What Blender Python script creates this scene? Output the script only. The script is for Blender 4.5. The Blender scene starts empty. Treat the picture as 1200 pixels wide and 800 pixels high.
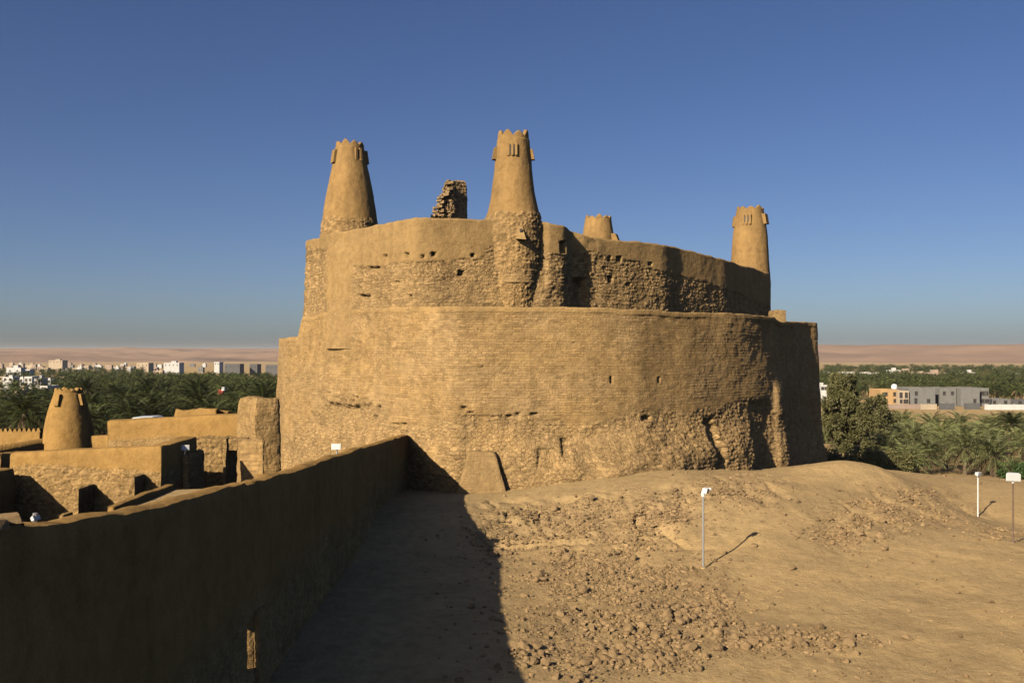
import bpy, math, random
import numpy as np
from mathutils import Vector, Matrix

random.seed(7)
rng = np.random.default_rng(7)
SC = bpy.context.scene
COL = SC.collection
F, CX, HY = 1100.0, 600.0, 412.0          # focal length (px of a 1200 px wide frame), centre, horizon row
R = math.radians

def P(px, py, Y):
    """the point at distance Y (metres) seen at px, py; the camera stands at the origin looking along +Y"""
    return ((px - CX) / F * Y, Y, -(py - HY) / F * Y)
def PX(X, Y): return CX + F * X / np.maximum(Y, .1)
def PY(Z, Y): return HY - F * Z / np.maximum(Y, .1)

# ------------------------------------------------------------------ noise
def _h(i, j, k, seed):
    n = (i * 374761393 + j * 668265263 + k * 1103515245 + seed * 1442695041) & 0xffffffff
    n = ((n ^ (n >> 13)) * 1274126177) & 0xffffffff
    n = ((n ^ (n >> 16)) * 974634271) & 0xffffffff
    return ((n ^ (n >> 15)) & 0xffffff) / float(0xffffff)
def vnoise(x, y, z, seed=0):
    x, y, z = np.broadcast_arrays(np.asarray(x, float), np.asarray(y, float), np.asarray(z, float))
    xi, yi, zi = np.floor(x).astype(np.int64), np.floor(y).astype(np.int64), np.floor(z).astype(np.int64)
    fx, fy, fz = x - xi, y - yi, z - zi
    fx, fy, fz = fx*fx*(3-2*fx), fy*fy*(3-2*fy), fz*fz*(3-2*fz)
    r = 0
    for a in (0, 1):
        wa = fx if a else 1 - fx
        for b in (0, 1):
            wb = fy if b else 1 - fy
            for c in (0, 1):
                r = r + wa * wb * (fz if c else 1 - fz) * _h(xi + a, yi + b, zi + c, seed)
    return r * 2 - 1
def fbm(x, y, z, seed=0, octv=4, gain=.5):
    s, a, t = 0, 1.0, 0
    for o in range(octv):
        f = 2.03 ** o
        s = s + a * vnoise(x * f, y * f, np.asarray(z) * f, seed + o * 17); t += a; a *= gain
    return s / t
def sstep(a, b, x):
    t = np.clip((x - a) / (b - a), 0, 1); return t * t * (3 - 2 * t)
def worley(u, v, seed):
    """2-D cells: distance to the nearest seed, distance to the border, random id"""
    ui, vi = np.floor(u).astype(np.int64), np.floor(v).astype(np.int64)
    f1 = np.full(u.shape, 9.); f2 = np.full(u.shape, 9.); idd = np.zeros(u.shape)
    z = np.zeros_like(ui)
    for a in (-1, 0, 1):
        for b in (-1, 0, 1):
            cu = ui + a + .1 + .8 * _h(ui + a, vi + b, z, seed); cv = vi + b + .1 + .8 * _h(ui + a, vi + b, z + 1, seed)
            d = np.hypot(u - cu, v - cv); near = d < f1
            f2 = np.where(near, f1, np.minimum(f2, d)); idd = np.where(near, _h(ui + a, vi + b, z + 2, seed), idd)
            f1 = np.where(near, d, f1)
    return f1, f2 - f1, idd
def courses(u, v, w, h, seed):
    """rough coursed masonry: 0..1 relief of each stone with sunk joints, and a random id per stone"""
    uu = u + .10 * vnoise(u * .9, v * .9, 3.1, seed); vv = v + .06 * vnoise(u * .5, v * 1.3, 7.7, seed + 1)
    row = np.floor(vv / h).astype(np.int64); fv = vv / h - row
    z = np.zeros_like(row)
    ww = w * (.7 + .7 * _h(row, z, z, seed + 2))
    uo = uu / ww + 9.7 * _h(row, z + 1, z, seed + 3)
    c = np.floor(uo).astype(np.int64); fu = uo - c
    idd = _h(row, c, z, seed + 4)
    e = np.minimum(np.minimum(fu, 1 - fu) * ww, np.minimum(fv, 1 - fv) * h)
    return sstep(0, .035, e) * (.35 + .65 * idd), idd

# ------------------------------------------------------------------ objects
def tag(o, label=None, cat=None, group=None, kind=None):
    if cat and not kind: kind = 'thing'
    if label: o['label'] = label
    if cat: o['category'] = cat
    if group: o['group'] = group
    if kind: o['kind'] = kind
    return o
def empty(name, loc, label, cat, group=None):
    o = bpy.data.objects.new(name, None); COL.objects.link(o); o.location = loc; o.empty_display_size = .3
    return tag(o, label, cat, group)
def link(name, me, mat=None, parent=None, local=False):
    o = bpy.data.objects.new(name, me); COL.objects.link(o)
    if mat is not None:
        for m in (mat if isinstance(mat, (list, tuple)) else [mat]): me.materials.append(m)
    if parent is not None:
        o.parent = parent
        if not local:
            if parent.type == 'EMPTY': o.matrix_parent_inverse = Matrix.Translation(-parent.location)
    return o
def mesh_np(name, v, f, smooth=True, attrs=None, mi=None):
    """v (n,3); f (m,3) or (m,4) or a list of such arrays"""
    fl = f if isinstance(f, list) else [f]
    fl = [np.asarray(a, np.int32) for a in fl if len(a)]
    me = bpy.data.meshes.new(name)
    v = np.ascontiguousarray(v, np.float32)
    loops = np.concatenate([a.ravel() for a in fl]); tot = np.concatenate([np.full(len(a), a.shape[1], np.int32) for a in fl])
    st = np.concatenate([[0], np.cumsum(tot)[:-1]]).astype(np.int32)
    me.vertices.add(len(v)); me.vertices.foreach_set('co', v.ravel())
    me.loops.add(len(loops)); me.loops.foreach_set('vertex_index', loops)
    me.polygons.add(len(tot)); me.polygons.foreach_set('loop_start', st)
    me.polygons.foreach_set('use_smooth', np.full(len(tot), bool(smooth)))
    if mi is not None: me.polygons.foreach_set('material_index', np.asarray(mi, np.int32))
    for k, a in (attrs or {}).items():
        at = me.attributes.new(k, 'FLOAT', 'POINT'); at.data.foreach_set('value', np.ascontiguousarray(a, np.float32).ravel())
    me.update(calc_edges=True)
    return me
def grid_faces(nu, nv, closed=False, flip=False, base=0):
    i = np.arange(nu if closed else nu - 1); j = np.arange(nv - 1)
    I, J = np.meshgrid(i, j, indexing='ij'); I2 = (I + 1) % nu
    q = np.stack([I * nv + J, I2 * nv + J, I2 * nv + J + 1, I * nv + J + 1], -1).reshape(-1, 4) + base
    return q[:, ::-1] if flip else q
class MB:
    """collects numpy pieces that become ONE mesh"""
    def __init__(s): s.v = []; s.f3 = []; s.f4 = []; s.m3 = []; s.m4 = []; s.n = 0; s.at = {}
    def add(s, v, f, mi=0, **attrs):
        v = np.asarray(v, float); f = np.asarray(f, np.int64)
        if f.shape[1] == 3: s.f3.append(f + s.n); s.m3.append(np.full(len(f), mi))
        else: s.f4.append(f + s.n); s.m4.append(np.full(len(f), mi))
        for k in ('stone', 'tint', 'arc', 'brick'):
            s.at.setdefault(k, []).append(np.broadcast_to(np.asarray(attrs.get(k, .5 if k == 'tint' else 0), float), (len(v),)))
        s.v.append(v); s.n += len(v)
    def box(s, x0, x1, y0, y1, z0, z1, mi=0, **k):
        v = [(x, y, z) for z in (z0, z1) for x, y in ((x0, y0), (x1, y0), (x1, y1), (x0, y1))]
        s.hexa(v, mi, **k)
    def hexa(s, v, mi=0, **k):
        s.add(v, [(3, 2, 1, 0), (4, 5, 6, 7), (0, 1, 5, 4), (1, 2, 6, 5), (2, 3, 7, 6), (3, 0, 4, 7)], mi, **k)
    def tube(s, pts, rad, n=10, mi=0, cap=True, **k):
        pts = np.asarray(pts, float); rad = np.broadcast_to(np.asarray(rad, float), (len(pts),))
        v = []
        for i, p in enumerate(pts):
            t = pts[min(i + 1, len(pts) - 1)] - pts[max(i - 1, 0)]; t /= np.linalg.norm(t)
            a = np.cross(t, (0, 0, 1)) if abs(t[2]) < .9 else np.cross(t, (0, 1, 0)); a /= np.linalg.norm(a); b = np.cross(t, a)
            for q in range(n):
                w = 2 * math.pi * q / n; v.append(p + rad[i] * (math.cos(w) * a + math.sin(w) * b))
        f = [(i * n + q, (i + 1) * n + q, (i + 1) * n + (q + 1) % n, i * n + (q + 1) % n) for i in range(len(pts) - 1) for q in range(n)]
        s.add(v, f, mi, **k)
        if cap:
            for i, fl in ((0, 0), (len(pts) - 1, 1)):
                vv = v[i * n:(i + 1) * n] + [pts[i]]
                s.add(vv, [((q, (q + 1) % n, n) if not fl else ((q + 1) % n, q, n)) for q in range(n)], mi, **k)
    def mesh(s, name, smooth=False):
        fl = []; ml = []
        if s.f3: fl.append(np.concatenate(s.f3)); ml.append(np.concatenate(s.m3))
        if s.f4: fl.append(np.concatenate(s.f4)); ml.append(np.concatenate(s.m4))
        return mesh_np(name, np.concatenate(s.v), fl, smooth, {k: np.concatenate(a) for k, a in s.at.items()}, np.concatenate(ml))
    def build(s, name, mat, parent=None, smooth=False, local=False):
        return link(name, s.mesh(name, smooth), mat, parent, local)

# ------------------------------------------------------------------ materials
def new_mat(name):
    m = bpy.data.materials.new(name); m.use_nodes = True
    nt = m.node_tree; b = nt.nodes['Principled BSDF']
    return m, nt, b
def N(nt, t, **k):
    n = nt.nodes.new(t)
    for a, v in k.items():
        if a.startswith('i_'): n.inputs[a[2:].replace('_', ' ')].default_value = v
        else: setattr(n, a, v)
    return n
def ramp(nt, src, stops):
    r = nt.nodes.new('ShaderNodeValToRGB'); e = r.color_ramp.elements
    while len(e) < len(stops): e.new(.5)
    for q, (p, c) in zip(e, stops): q.position = p; q.color = (*c, 1)
    nt.links.new(src, r.inputs[0]); return r.outputs[0]
def mix(nt, fac, a, b, mode='MIX'):
    m = nt.nodes.new('ShaderNodeMix'); m.data_type = 'RGBA'; m.blend_type = mode
    for sock, val in ((m.inputs[0], fac), (m.inputs[6], a), (m.inputs[7], b)):
        if isinstance(val, bpy.types.NodeSocket): nt.links.new(val, sock)
        elif isinstance(val, (int, float)): sock.default_value = val
        else: sock.default_value = (*val, 1)
    return m.outputs[2]
def noise(nt, scale, detail=6, rough=.6, vec=None, dist=0.0):
    n = N(nt, 'ShaderNodeTexNoise', i_Scale=scale, i_Detail=detail, i_Roughness=rough, i_Distortion=dist)
    if vec is not None: nt.links.new(vec, n.inputs['Vector'])
    return n.outputs['Fac']
def earth(name, plaster, stone, bump=.5, bscale=9.0, streak=.0, pebble=0.0, masonry=None):
    """mud plaster and stone: mottled, with the stone colour where the 'stone' attribute says, a tint per stone, fine relief"""
    m, nt, b = new_mat(name); L = nt.links.new
    tc = N(nt, 'ShaderNodeTexCoord').outputs['Object']
    at = N(nt, 'ShaderNodeAttribute', attribute_name='stone').outputs['Fac']
    ti = N(nt, 'ShaderNodeAttribute', attribute_name='tint').outputs['Fac']
    base = mix(nt, at, plaster, stone)
    big = noise(nt, .35, 5, .65, tc, .6); mid = noise(nt, 2.6, 6, .65, tc, .3); fine = noise(nt, 22, 5, .7, tc)
    base = mix(nt, 1.0, base, ramp(nt, big, [(.3, (.80, .80, .80)), (.55, (1, .985, .96)), (.72, (1.12, 1.09, 1.02))]), 'MULTIPLY')
    base = mix(nt, 1.0, base, ramp(nt, mid, [(.3, (.80, .78, .75)), (.52, (1, 1, 1)), (.72, (1.13, 1.12, 1.10))]), 'MULTIPLY')
    base = mix(nt, 1.0, base, ramp(nt, fine, [(.3, (.82, .81, .79)), (.5, (1, 1, 1)), (.7, (1.12, 1.12, 1.12))]), 'MULTIPLY')
    if streak:   # rain streaks down the plaster
        mp = N(nt, 'ShaderNodeMapping'); mp.inputs['Scale'].default_value = (1.6, 1.6, .12); L(tc, mp.inputs['Vector'])
        st = noise(nt, 1.0, 5, .6, mp.outputs[0])
        base = mix(nt, streak, base, mix(nt, 1.0, base, ramp(nt, st, [(.35, (.72, .70, .66)), (.6, (1.1, 1.08, 1.05))]), 'MULTIPLY'))
    base = mix(nt, 1.0, base, ramp(nt, ti, [(0, (.70, .69, .67)), (.5, (1, 1, 1)), (1, (1.30, 1.28, 1.24))]), 'MULTIPLY')
    mas_h = None
    if masonry:   # individual stones and courses: 'arc' runs along the wall, 'brick' says where the stones are laid in courses
        arc = N(nt, 'ShaderNodeAttribute', attribute_name='arc').outputs['Fac']; bk = N(nt, 'ShaderNodeAttribute', attribute_name='brick').outputs['Fac']
        sx = N(nt, 'ShaderNodeSeparateXYZ'); L(tc, sx.inputs[0]); cb = N(nt, 'ShaderNodeCombineXYZ'); L(arc, cb.inputs[0]); L(sx.outputs[2], cb.inputs[1])
        wn = N(nt, 'ShaderNodeTexNoise', i_Scale=2.2, i_Detail=5, i_Roughness=.7); L(tc, wn.inputs['Vector'])
        wv = N(nt, 'ShaderNodeVectorMath', operation='MULTIPLY_ADD'); L(wn.outputs['Color'], wv.inputs[0]); wv.inputs[1].default_value = (.34, .26, 0); L(cb.outputs[0], wv.inputs[2])
        br = N(nt, 'ShaderNodeTexBrick', i_Scale=1.0, offset=.37, offset_frequency=3, squash=1.5, squash_frequency=2); L(wv.outputs[0], br.inputs['Vector'])
        for k_, v_ in (('Mortar Size', .018), ('Mortar Smooth', .35), ('Brick Width', .33), ('Row Height', .135)): br.inputs[k_].default_value = v_
        br.inputs['Color1'].default_value = (.82, .81, .79, 1); br.inputs['Color2'].default_value = (1.20, 1.18, 1.15, 1); br.inputs['Mortar'].default_value = (.78, .76, .73, 1)
        worn = ramp(nt, noise(nt, .9, 6, .7, tc, .5), [(.38, (.15,) * 3), (.6, (1,) * 3)])
        bf = N(nt, 'ShaderNodeMath', operation='MULTIPLY'); L(bk, bf.inputs[0]); L(worn, bf.inputs[1])
        rub = ramp(nt, noise(nt, 1.3, 5, .7, tc, .8), [(.34, (.25,) * 3), (.58, (1,) * 3)])
        base = mix(nt, bf.outputs[0], base, mix(nt, 1.0, base, br.outputs['Color'], 'MULTIPLY'))
        sc2 = N(nt, 'ShaderNodeVectorMath', operation='MULTIPLY'); L(wv.outputs[0], sc2.inputs[0]); sc2.inputs[1].default_value = (*masonry, 1)
        ve = N(nt, 'ShaderNodeTexVoronoi', feature='DISTANCE_TO_EDGE', voronoi_dimensions='2D', i_Scale=1.0); L(sc2.outputs[0], ve.inputs['Vector'])
        vc = N(nt, 'ShaderNodeTexVoronoi', feature='F1', voronoi_dimensions='2D', i_Scale=1.0); L(sc2.outputs[0], vc.inputs['Vector'])
        nb = N(nt, 'ShaderNodeMath', operation='SUBTRACT', use_clamp=True); L(at, nb.inputs[0]); L(bk, nb.inputs[1])
        st2 = mix(nt, 1.0, ramp(nt, ve.outputs['Distance'], [(.0, (.70, .68, .65)), (.10, (1, 1, 1))]), ramp(nt, vc.outputs['Color'], [(.1, (.78, .77, .75)), (.9, (1.24, 1.22, 1.18))]), 'MULTIPLY')
        nbw = N(nt, 'ShaderNodeMath', operation='MULTIPLY'); L(nb.outputs[0], nbw.inputs[0]); L(rub, nbw.inputs[1]); nb = nbw
        base = mix(nt, nb.outputs[0], base, mix(nt, 1.0, base, st2, 'MULTIPLY'))
        hh = ramp(nt, ve.outputs['Distance'], [(.0, (0, 0, 0)), (.16, (1, 1, 1))])
        h1 = N(nt, 'ShaderNodeMath', operation='MULTIPLY'); L(hh, h1.inputs[0]); L(nb.outputs[0], h1.inputs[1])
        h2 = N(nt, 'ShaderNodeMath', operation='MULTIPLY_ADD'); L(br.outputs['Fac'], h2.inputs[0])
        h3 = N(nt, 'ShaderNodeMath', operation='MULTIPLY'); L(bf.outputs[0], h3.inputs[0]); h3.inputs[1].default_value = -.55; L(h3.outputs[0], h2.inputs[1]); L(h1.outputs[0], h2.inputs[2])
        mas_h = h2.outputs[0]
    L(base, b.inputs['Base Color'])
    b.inputs['Roughness'].default_value = .95; b.inputs['Specular IOR Level'].default_value = .08
    n1 = noise(nt, bscale, 6, .7, tc); n2 = noise(nt, bscale * 5, 4, .7, tc)
    s = N(nt, 'ShaderNodeMath', operation='MULTIPLY_ADD'); L(n2, s.inputs[0]); s.inputs[1].default_value = .35; L(n1, s.inputs[2])
    out = s.outputs[0]
    if pebble:
        vo = N(nt, 'ShaderNodeTexVoronoi', i_Scale=6.5, i_Randomness=1.0); L(tc, vo.inputs['Vector'])
        pm = N(nt, 'ShaderNodeMath', operation='MULTIPLY'); L(vo.outputs['Distance'], pm.inputs[0]); L(at, pm.inputs[1])
        ps = N(nt, 'ShaderNodeMath', operation='MULTIPLY_ADD'); L(pm.outputs[0], ps.inputs[0]); ps.inputs[1].default_value = -pebble; L(out, ps.inputs[2]); out = ps.outputs[0]
    if mas_h is not None:
        ad = N(nt, 'ShaderNodeMath', operation='MULTIPLY_ADD'); L(mas_h, ad.inputs[0]); ad.inputs[1].default_value = .6; L(out, ad.inputs[2]); out = ad.outputs[0]
    bp = N(nt, 'ShaderNodeBump', i_Strength=bump, i_Distance=.08); L(out, bp.inputs['Height']); L(bp.outputs[0], b.inputs['Normal'])
    return m
def plain(name, col, rough=.7, var=.15, scale=3.0, metal=0.0, per_object=0.0, spec=.3):
    m, nt, b = new_mat(name); L = nt.links.new
    tc = N(nt, 'ShaderNodeTexCoord').outputs['Object']
    c = mix(nt, 1.0, col, ramp(nt, noise(nt, scale, 5, .6, tc), [(.3, (1 - var,) * 3), (.7, (1 + var,) * 3)]), 'MULTIPLY')
    if per_object:
        oi = N(nt, 'ShaderNodeObjectInfo').outputs['Random']
        c = mix(nt, 1.0, c, ramp(nt, oi, [(0, (1 - per_object, 1 - per_object, 1 - per_object * .8)), (1, (1 + per_object, 1 + per_object * .9, 1 + per_object * .6))]), 'MULTIPLY')
    L(c, b.inputs['Base Color']); b.inputs['Roughness'].default_value = rough; b.inputs['Metallic'].default_value = metal
    b.inputs['Specular IOR Level'].default_value = spec
    return m
def leaf(name, c1, c2, per_object=.25):
    m, nt, b = new_mat(name); L = nt.links.new
    ti = N(nt, 'ShaderNodeAttribute', attribute_name='tint').outputs['Fac']
    c = ramp(nt, ti, [(0, c1), (1, c2)])
    oi = N(nt, 'ShaderNodeObjectInfo').outputs['Random']
    c = mix(nt, 1.0, c, ramp(nt, oi, [(0, (1 - per_object,) * 3), (1, (1 + per_object, 1 + per_object, 1 + per_object * .5))]), 'MULTIPLY')
    L(c, b.inputs['Base Color']); b.inputs['Roughness'].default_value = .55; b.inputs['Specular IOR Level'].default_value = .25
    tr = N(nt, 'ShaderNodeBsdfTranslucent'); L(c, tr.inputs['Color'])
    ms = N(nt, 'ShaderNodeMixShader'); ms.inputs[0].default_value = .18
    out = nt.nodes['Material Output']; L(b.outputs[0], ms.inputs[1]); L(tr.outputs[0], ms.inputs[2]); L(ms.outputs[0], out.inputs['Surface'])
    return m

M = {}
M['castle'] = earth('castle_mud_and_stone', (.345, .226, .098), (.365, .246, .118), bump=.9, bscale=7, streak=.4, pebble=.3, masonry=(4.0, 5.6))
M['tower'] = earth('tower_mud', (.300, .188, .076), (.325, .215, .100), bump=.6, bscale=6, streak=.45, pebble=.3, masonry=(4.4, 6.0))
M['mud'] = earth('wall_mud', (.340, .203, .068), (.355, .232, .102), bump=.6, bscale=7, streak=.3, pebble=.4, masonry=(6.5, 8.5))
M['ground'] = earth('sandy_ground', (.440, .306, .146), (.375, .256, .128), bump=1.0, bscale=4, pebble=.3)
M['rock'] = earth('rubble_stone', (.295, .200, .104), (.295, .200, .104), bump=.6, bscale=14)
M['hills'] = earth('desert_hills', (.30, .185, .118), (.15, .105, .075), bump=0.0)
M['white'] = plain('white_paint', (.66, .64, .60), .5, .06, 9)
M['glass'] = plain('lamp_glass', (.5, .5, .48), .12, .03, 3, spec=.5)
M['steel'] = plain('galvanised_steel', (.42, .41, .39), .45, .12, 14, metal=.6)
M['rust'] = plain('dark_painted_post', (.15, .10, .065), .6, .25, 9)
M['wood'] = plain('old_timber', (.20, .12, .06), .85, .3, 8)
M['frond'] = leaf('palm_frond', (.011, .017, .004), (.075, .085, .026), .4)
M['pale'] = leaf('pale_palm_frond', (.056, .066, .020), (.240, .245, .105), .3)
M['dry'] = leaf('dry_frond', (.11, .075, .035), (.18, .13, .065))
M['leaf'] = leaf('tamarisk_leaf', (.062, .064, .020), (.185, .168, .066), .1)
M['bush'] = leaf('bush_leaf', (.04, .075, .02), (.09, .14, .04), .1)
M['trunk'] = plain('palm_trunk', (.13, .09, .055), .9, .35, 6)
M['wallw'] = plain('white_render', (.56, .53, .48), .8, .08, .4, per_object=.06)
M['wallc'] = plain('cream_render', (.44, .34, .23), .8, .1, .4, per_object=.12)
M['wallp'] = plain('pink_tan_render', (.36, .26, .19), .8, .1, .4, per_object=.12)
M['wallo'] = plain('orange_render', (.46, .28, .12), .8, .08, .5)
M['wallg'] = plain('raw_concrete_block', (.18, .172, .155), .9, .14, .8, per_object=.1)
M['walld'] = plain('dark_concrete', (.11, .105, .10), .9, .12, .5, per_object=.1)
M['dark'] = plain('dark_opening', (.045, .040, .036), .5, .1, 2)  # dark colour standing in for the shade inside openings; also glass
M['red'] = plain('red_sheet', (.50, .07, .05), .6, .1, 2)
M['car'] = plain('car_paint', (.60, .60, .58), .25, .03, 2, spec=.5)
M['tyre'] = plain('tyre_rubber', (.03, .03, .03), .8, .1, 5)

# ------------------------------------------------------------------ terrain
def plain_z(r):
    return np.interp(r, [0, 80, 100, 125, 170, 320, 520, 1000, 2600, 4000, 20000], [-10, -11.5, -12.8, -14.0, -15.4, -18, -19.5, -23, -33, -38, -60])
ctl = [(600,800,22.9),(620,740,27),(800,800,24.2),(1000,800,24.5),(1200,800,24.5),(1200,700,32.8),(1000,700,32.8),(870,700,32.6),
 (824,665,35.9),(905,627,38.9),(880,655,36.5),(950,600,43),(950,575,47),(985,540,53),(1010,541,53),(945,549,52),(915,556,51),(1040,549,53),(1062,577,50),
 (1100,620,43),(1000,640,39),(1187,635,41.2),(1146,605,62),(1146,609,52),(1146,618,46),(1100,592,54),(1200,600,63),(1095,572,67),(1120,557,80),(1200,553,86),
 (540,577,51.3),(600,573,51.5),(660,561,52.5),(700,555,53),(770,550,53),(860,554,51),(885,556,51),(850,548.5,59),(885,550,63),(915,550,64),(912,553,57),(945,544,58),(820,548,57),(770,549,57),
 (600,598,44.5),(690,583,45.5),(780,571,46.5),(850,563,47),(600,640,40),(700,640,39.5),(780,640,39),(860,635,39),
 (660,700,31.5),(760,720,29.5),(860,760,27),(550,700,30.5),(500,600,42),(930,640,38.5)]
pts = [P(*c) for c in ctl]
pts += [(-5,20,-8.3),(-4.5,49,-7.4),(-3,10,-8.5),(0,3,-8.6),(10,10,-8.8),(30,20,-8.8),(40,45,-9.6),(-11,20,-8.4),(-15,28,-8.2),(-12,40,-8),(-20,50,-8.5),
 (-30,60,-9.5),(-36,72,-10.5),(-20,75,-10.5),(0,75,-8.4),(12,70,-8.2),(20,72,-8.8),(26,80,-9.4),(25,66,-8.2),(22,60,-7.4),(20,88,-10.4),(0,112,-13.2),(-30,95,-12.6),(30,100,-12.6),(48,97,-12.3),(60,70,-11),
 (-60,70,-12),(-70,100,-13.5),(60,110,-13.5),(-40,30,-9),(70,40,-11),(40,10,-9.5),(-40,5,-9),(-10,-10,-9),(20,-10,-9),(0,130,-14.2)]
pts = np.array(pts)
def _tps(r2): return np.where(r2 > 1e-9, .5 * r2 * np.log(np.maximum(r2, 1e-9)), 0)
_n = len(pts)
_A = np.zeros((_n + 3, _n + 3)); _d2 = ((pts[:, None, :2] - pts[None, :, :2]) ** 2).sum(-1)
_A[:_n, :_n] = _tps(_d2) + np.eye(_n) * .8; _A[:_n, _n] = 1; _A[:_n, _n + 1:] = pts[:, :2]; _A[_n, :_n] = 1; _A[_n + 1:, :_n] = pts[:, :2].T
_w = np.linalg.solve(_A, np.concatenate([pts[:, 2], [0, 0, 0]]))
GX, GY = np.arange(-100, 100.1, .5), np.arange(-40, 150.1, .5)
_gx, _gy = np.meshgrid(GX, GY, indexing='ij')
_gz = _w[_n] + _w[_n + 1] * _gx + _w[_n + 2] * _gy
for q in range(_n): _gz = _gz + _w[q] * _tps((_gx - pts[q, 0]) ** 2 + (_gy - pts[q, 1]) ** 2)
_gr = np.hypot(_gx, _gy)
_b = sstep(82, 118, _gr); _gz = np.clip(_gz, -14.5, -5.6) * (1 - _b) + plain_z(_gr) * _b
def lookup(g, X, Y):
    fx = np.clip((X - GX[0]) / .5, 0, len(GX) - 1.001); fy = np.clip((Y - GY[0]) / .5, 0, len(GY) - 1.001)
    i, j = fx.astype(int), fy.astype(int); a, b = fx - i, fy - j
    return (1-a)*(1-b)*g[i, j] + a*(1-b)*g[i+1, j] + (1-a)*b*g[i, j+1] + a*b*g[i+1, j+1]
# patches of rubble: centre and radii read off the photograph, dropped onto the ground below
RUB = [(690,610,95,26,.9),(770,600,60,22,1.0),(600,628,60,25,.7),(700,660,110,40,.55),(720,715,110,36,.55),(670,760,70,30,.75),(800,735,60,28,.7),
 (860,575,60,20,.8),(800,690,60,35,.5),(930,752,75,13,1.0),(840,700,30,22,.7),(1040,600,70,26,.7),(985,625,45,18,.6),(1110,607,55,15,.6),(1080,580,45,9,.7),(1170,625,30,8,.8),(760,770,60,22,.6),(870,745,50,16,.9)]
def rub_amount(X, Y):
    px, py0 = PX(X, Y), PY(lookup(_gz, X, Y), Y)
    r = np.zeros_like(px)
    for cx, cy, rx, ry, w in RUB:
        d = ((px - cx) / rx) ** 2 + ((py0 - cy) / ry) ** 2
        r = np.maximum(r, w * np.exp(-d * 1.1))
    return np.where(Y > 8, r, 0)
def ground_z(X, Y, fine=True):
    X, Y = np.asarray(X, float), np.asarray(Y, float)
    r = np.hypot(X, Y); z = np.where(r < 118, lookup(_gz, X, Y), plain_z(r))
    if fine:
        k = 1 - sstep(70, 120, r)
        rub = rub_amount(X, Y) * k
        z = z + k * (.10 * fbm(X * .35, Y * .35, 1.5, 3, 4) + .045 * fbm(X * 1.3, Y * 1.3, 4.5, 9, 4))
        f1, e, i = worley(X * 2.2, Y * 2.2, 5)
        z = z + rub * (.30 * np.clip(fbm(X * .8, Y * .8, 8.8, 31, 4), -.6, 1) + .14 * (.5 - f1) * (.4 + i))
        # little eroded gullies and ledges of the mound faces
        gl = np.abs(vnoise(X * .55 + .8 * vnoise(X * .3, Y * .3, 2, 41), Y * .55, 6.1, 43))
        bank = sstep(37, 40, Y) * sstep(47.5, 45.5, Y) * sstep(6.5, 3.5, np.abs(X - 3.2))
        z = z - k * (.16 * sstep(36, 42, Y) * sstep(.05, .4, rub) + .20 * bank) * (1 - sstep(0, .16, gl))
        z = z + bank * k * (.28 * fbm(X * .7, Y * .7, 9.9, 47, 4) + .12 * np.maximum(0, fbm(X * 2.2, Y * 2.2, 3.9, 49, 3)))
    return z
def hit(px, py):
    """the ground under image points"""
    px, py = np.asarray(px, float), np.asarray(py, float)
    dist = np.full(px.shape, np.nan)
    for Y in np.arange(14, 112, .12):
        X = (px - CX) / F * Y; z = -(py - HY) / F * Y
        m = np.isnan(dist) & (z <= lookup(_gz, X, np.full(px.shape, Y)))
        dist[m] = Y
    return (px - CX) / F * dist, dist

def build_ground():
    ang = np.concatenate([np.arange(-180, -40, 4.), np.degrees(np.arange(R(-40), R(40), .00185)), np.arange(40, 180, 4.)])
    rad = np.concatenate([np.linspace(.3, 6, 14)[:-1], 6 * 1.0056 ** np.arange(0, 500), 6 * 1.0056 ** 500 * 1.045 ** np.arange(0, 125)])
    A, Rr = np.meshgrid(np.radians(ang), rad, indexing='ij')
    X, Y = Rr * np.sin(A), Rr * np.cos(A)
    Z = ground_z(X, Y)
    v = np.stack([X, Y, Z], -1).reshape(-1, 3)
    rub = rub_amount(X, Y) * (1 - sstep(70, 120, Rr))
    # tint: paler trodden sand, darker rubble, banded fields far off
    f1, e, i = worley(X * 2.2, Y * 2.2, 5)
    tint = .5 + .20 * fbm(X * .12, Y * .12, 3.3, 61, 4) + .10 * fbm(X * .6, Y * .6, 3.3, 63, 4) + (i - .5) * .35 * np.clip(rub, 0, 1)
    far = sstep(90, 170, Rr)
    tint = tint + far * (.22 * fbm(X * .02, Y * .05, 9.2, 66, 4))
    me = mesh_np('ground', v, grid_faces(len(ang), len(rad), True, True), True, {'stone': np.clip(rub * 1.3, 0, 1), 'tint': np.clip(tint, 0, 1)})
    tag(link('ground', me, M['ground']), 'sandy ground with rubble slopes falling away to the oasis plain', 'ground', kind='structure')
build_ground()

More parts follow.
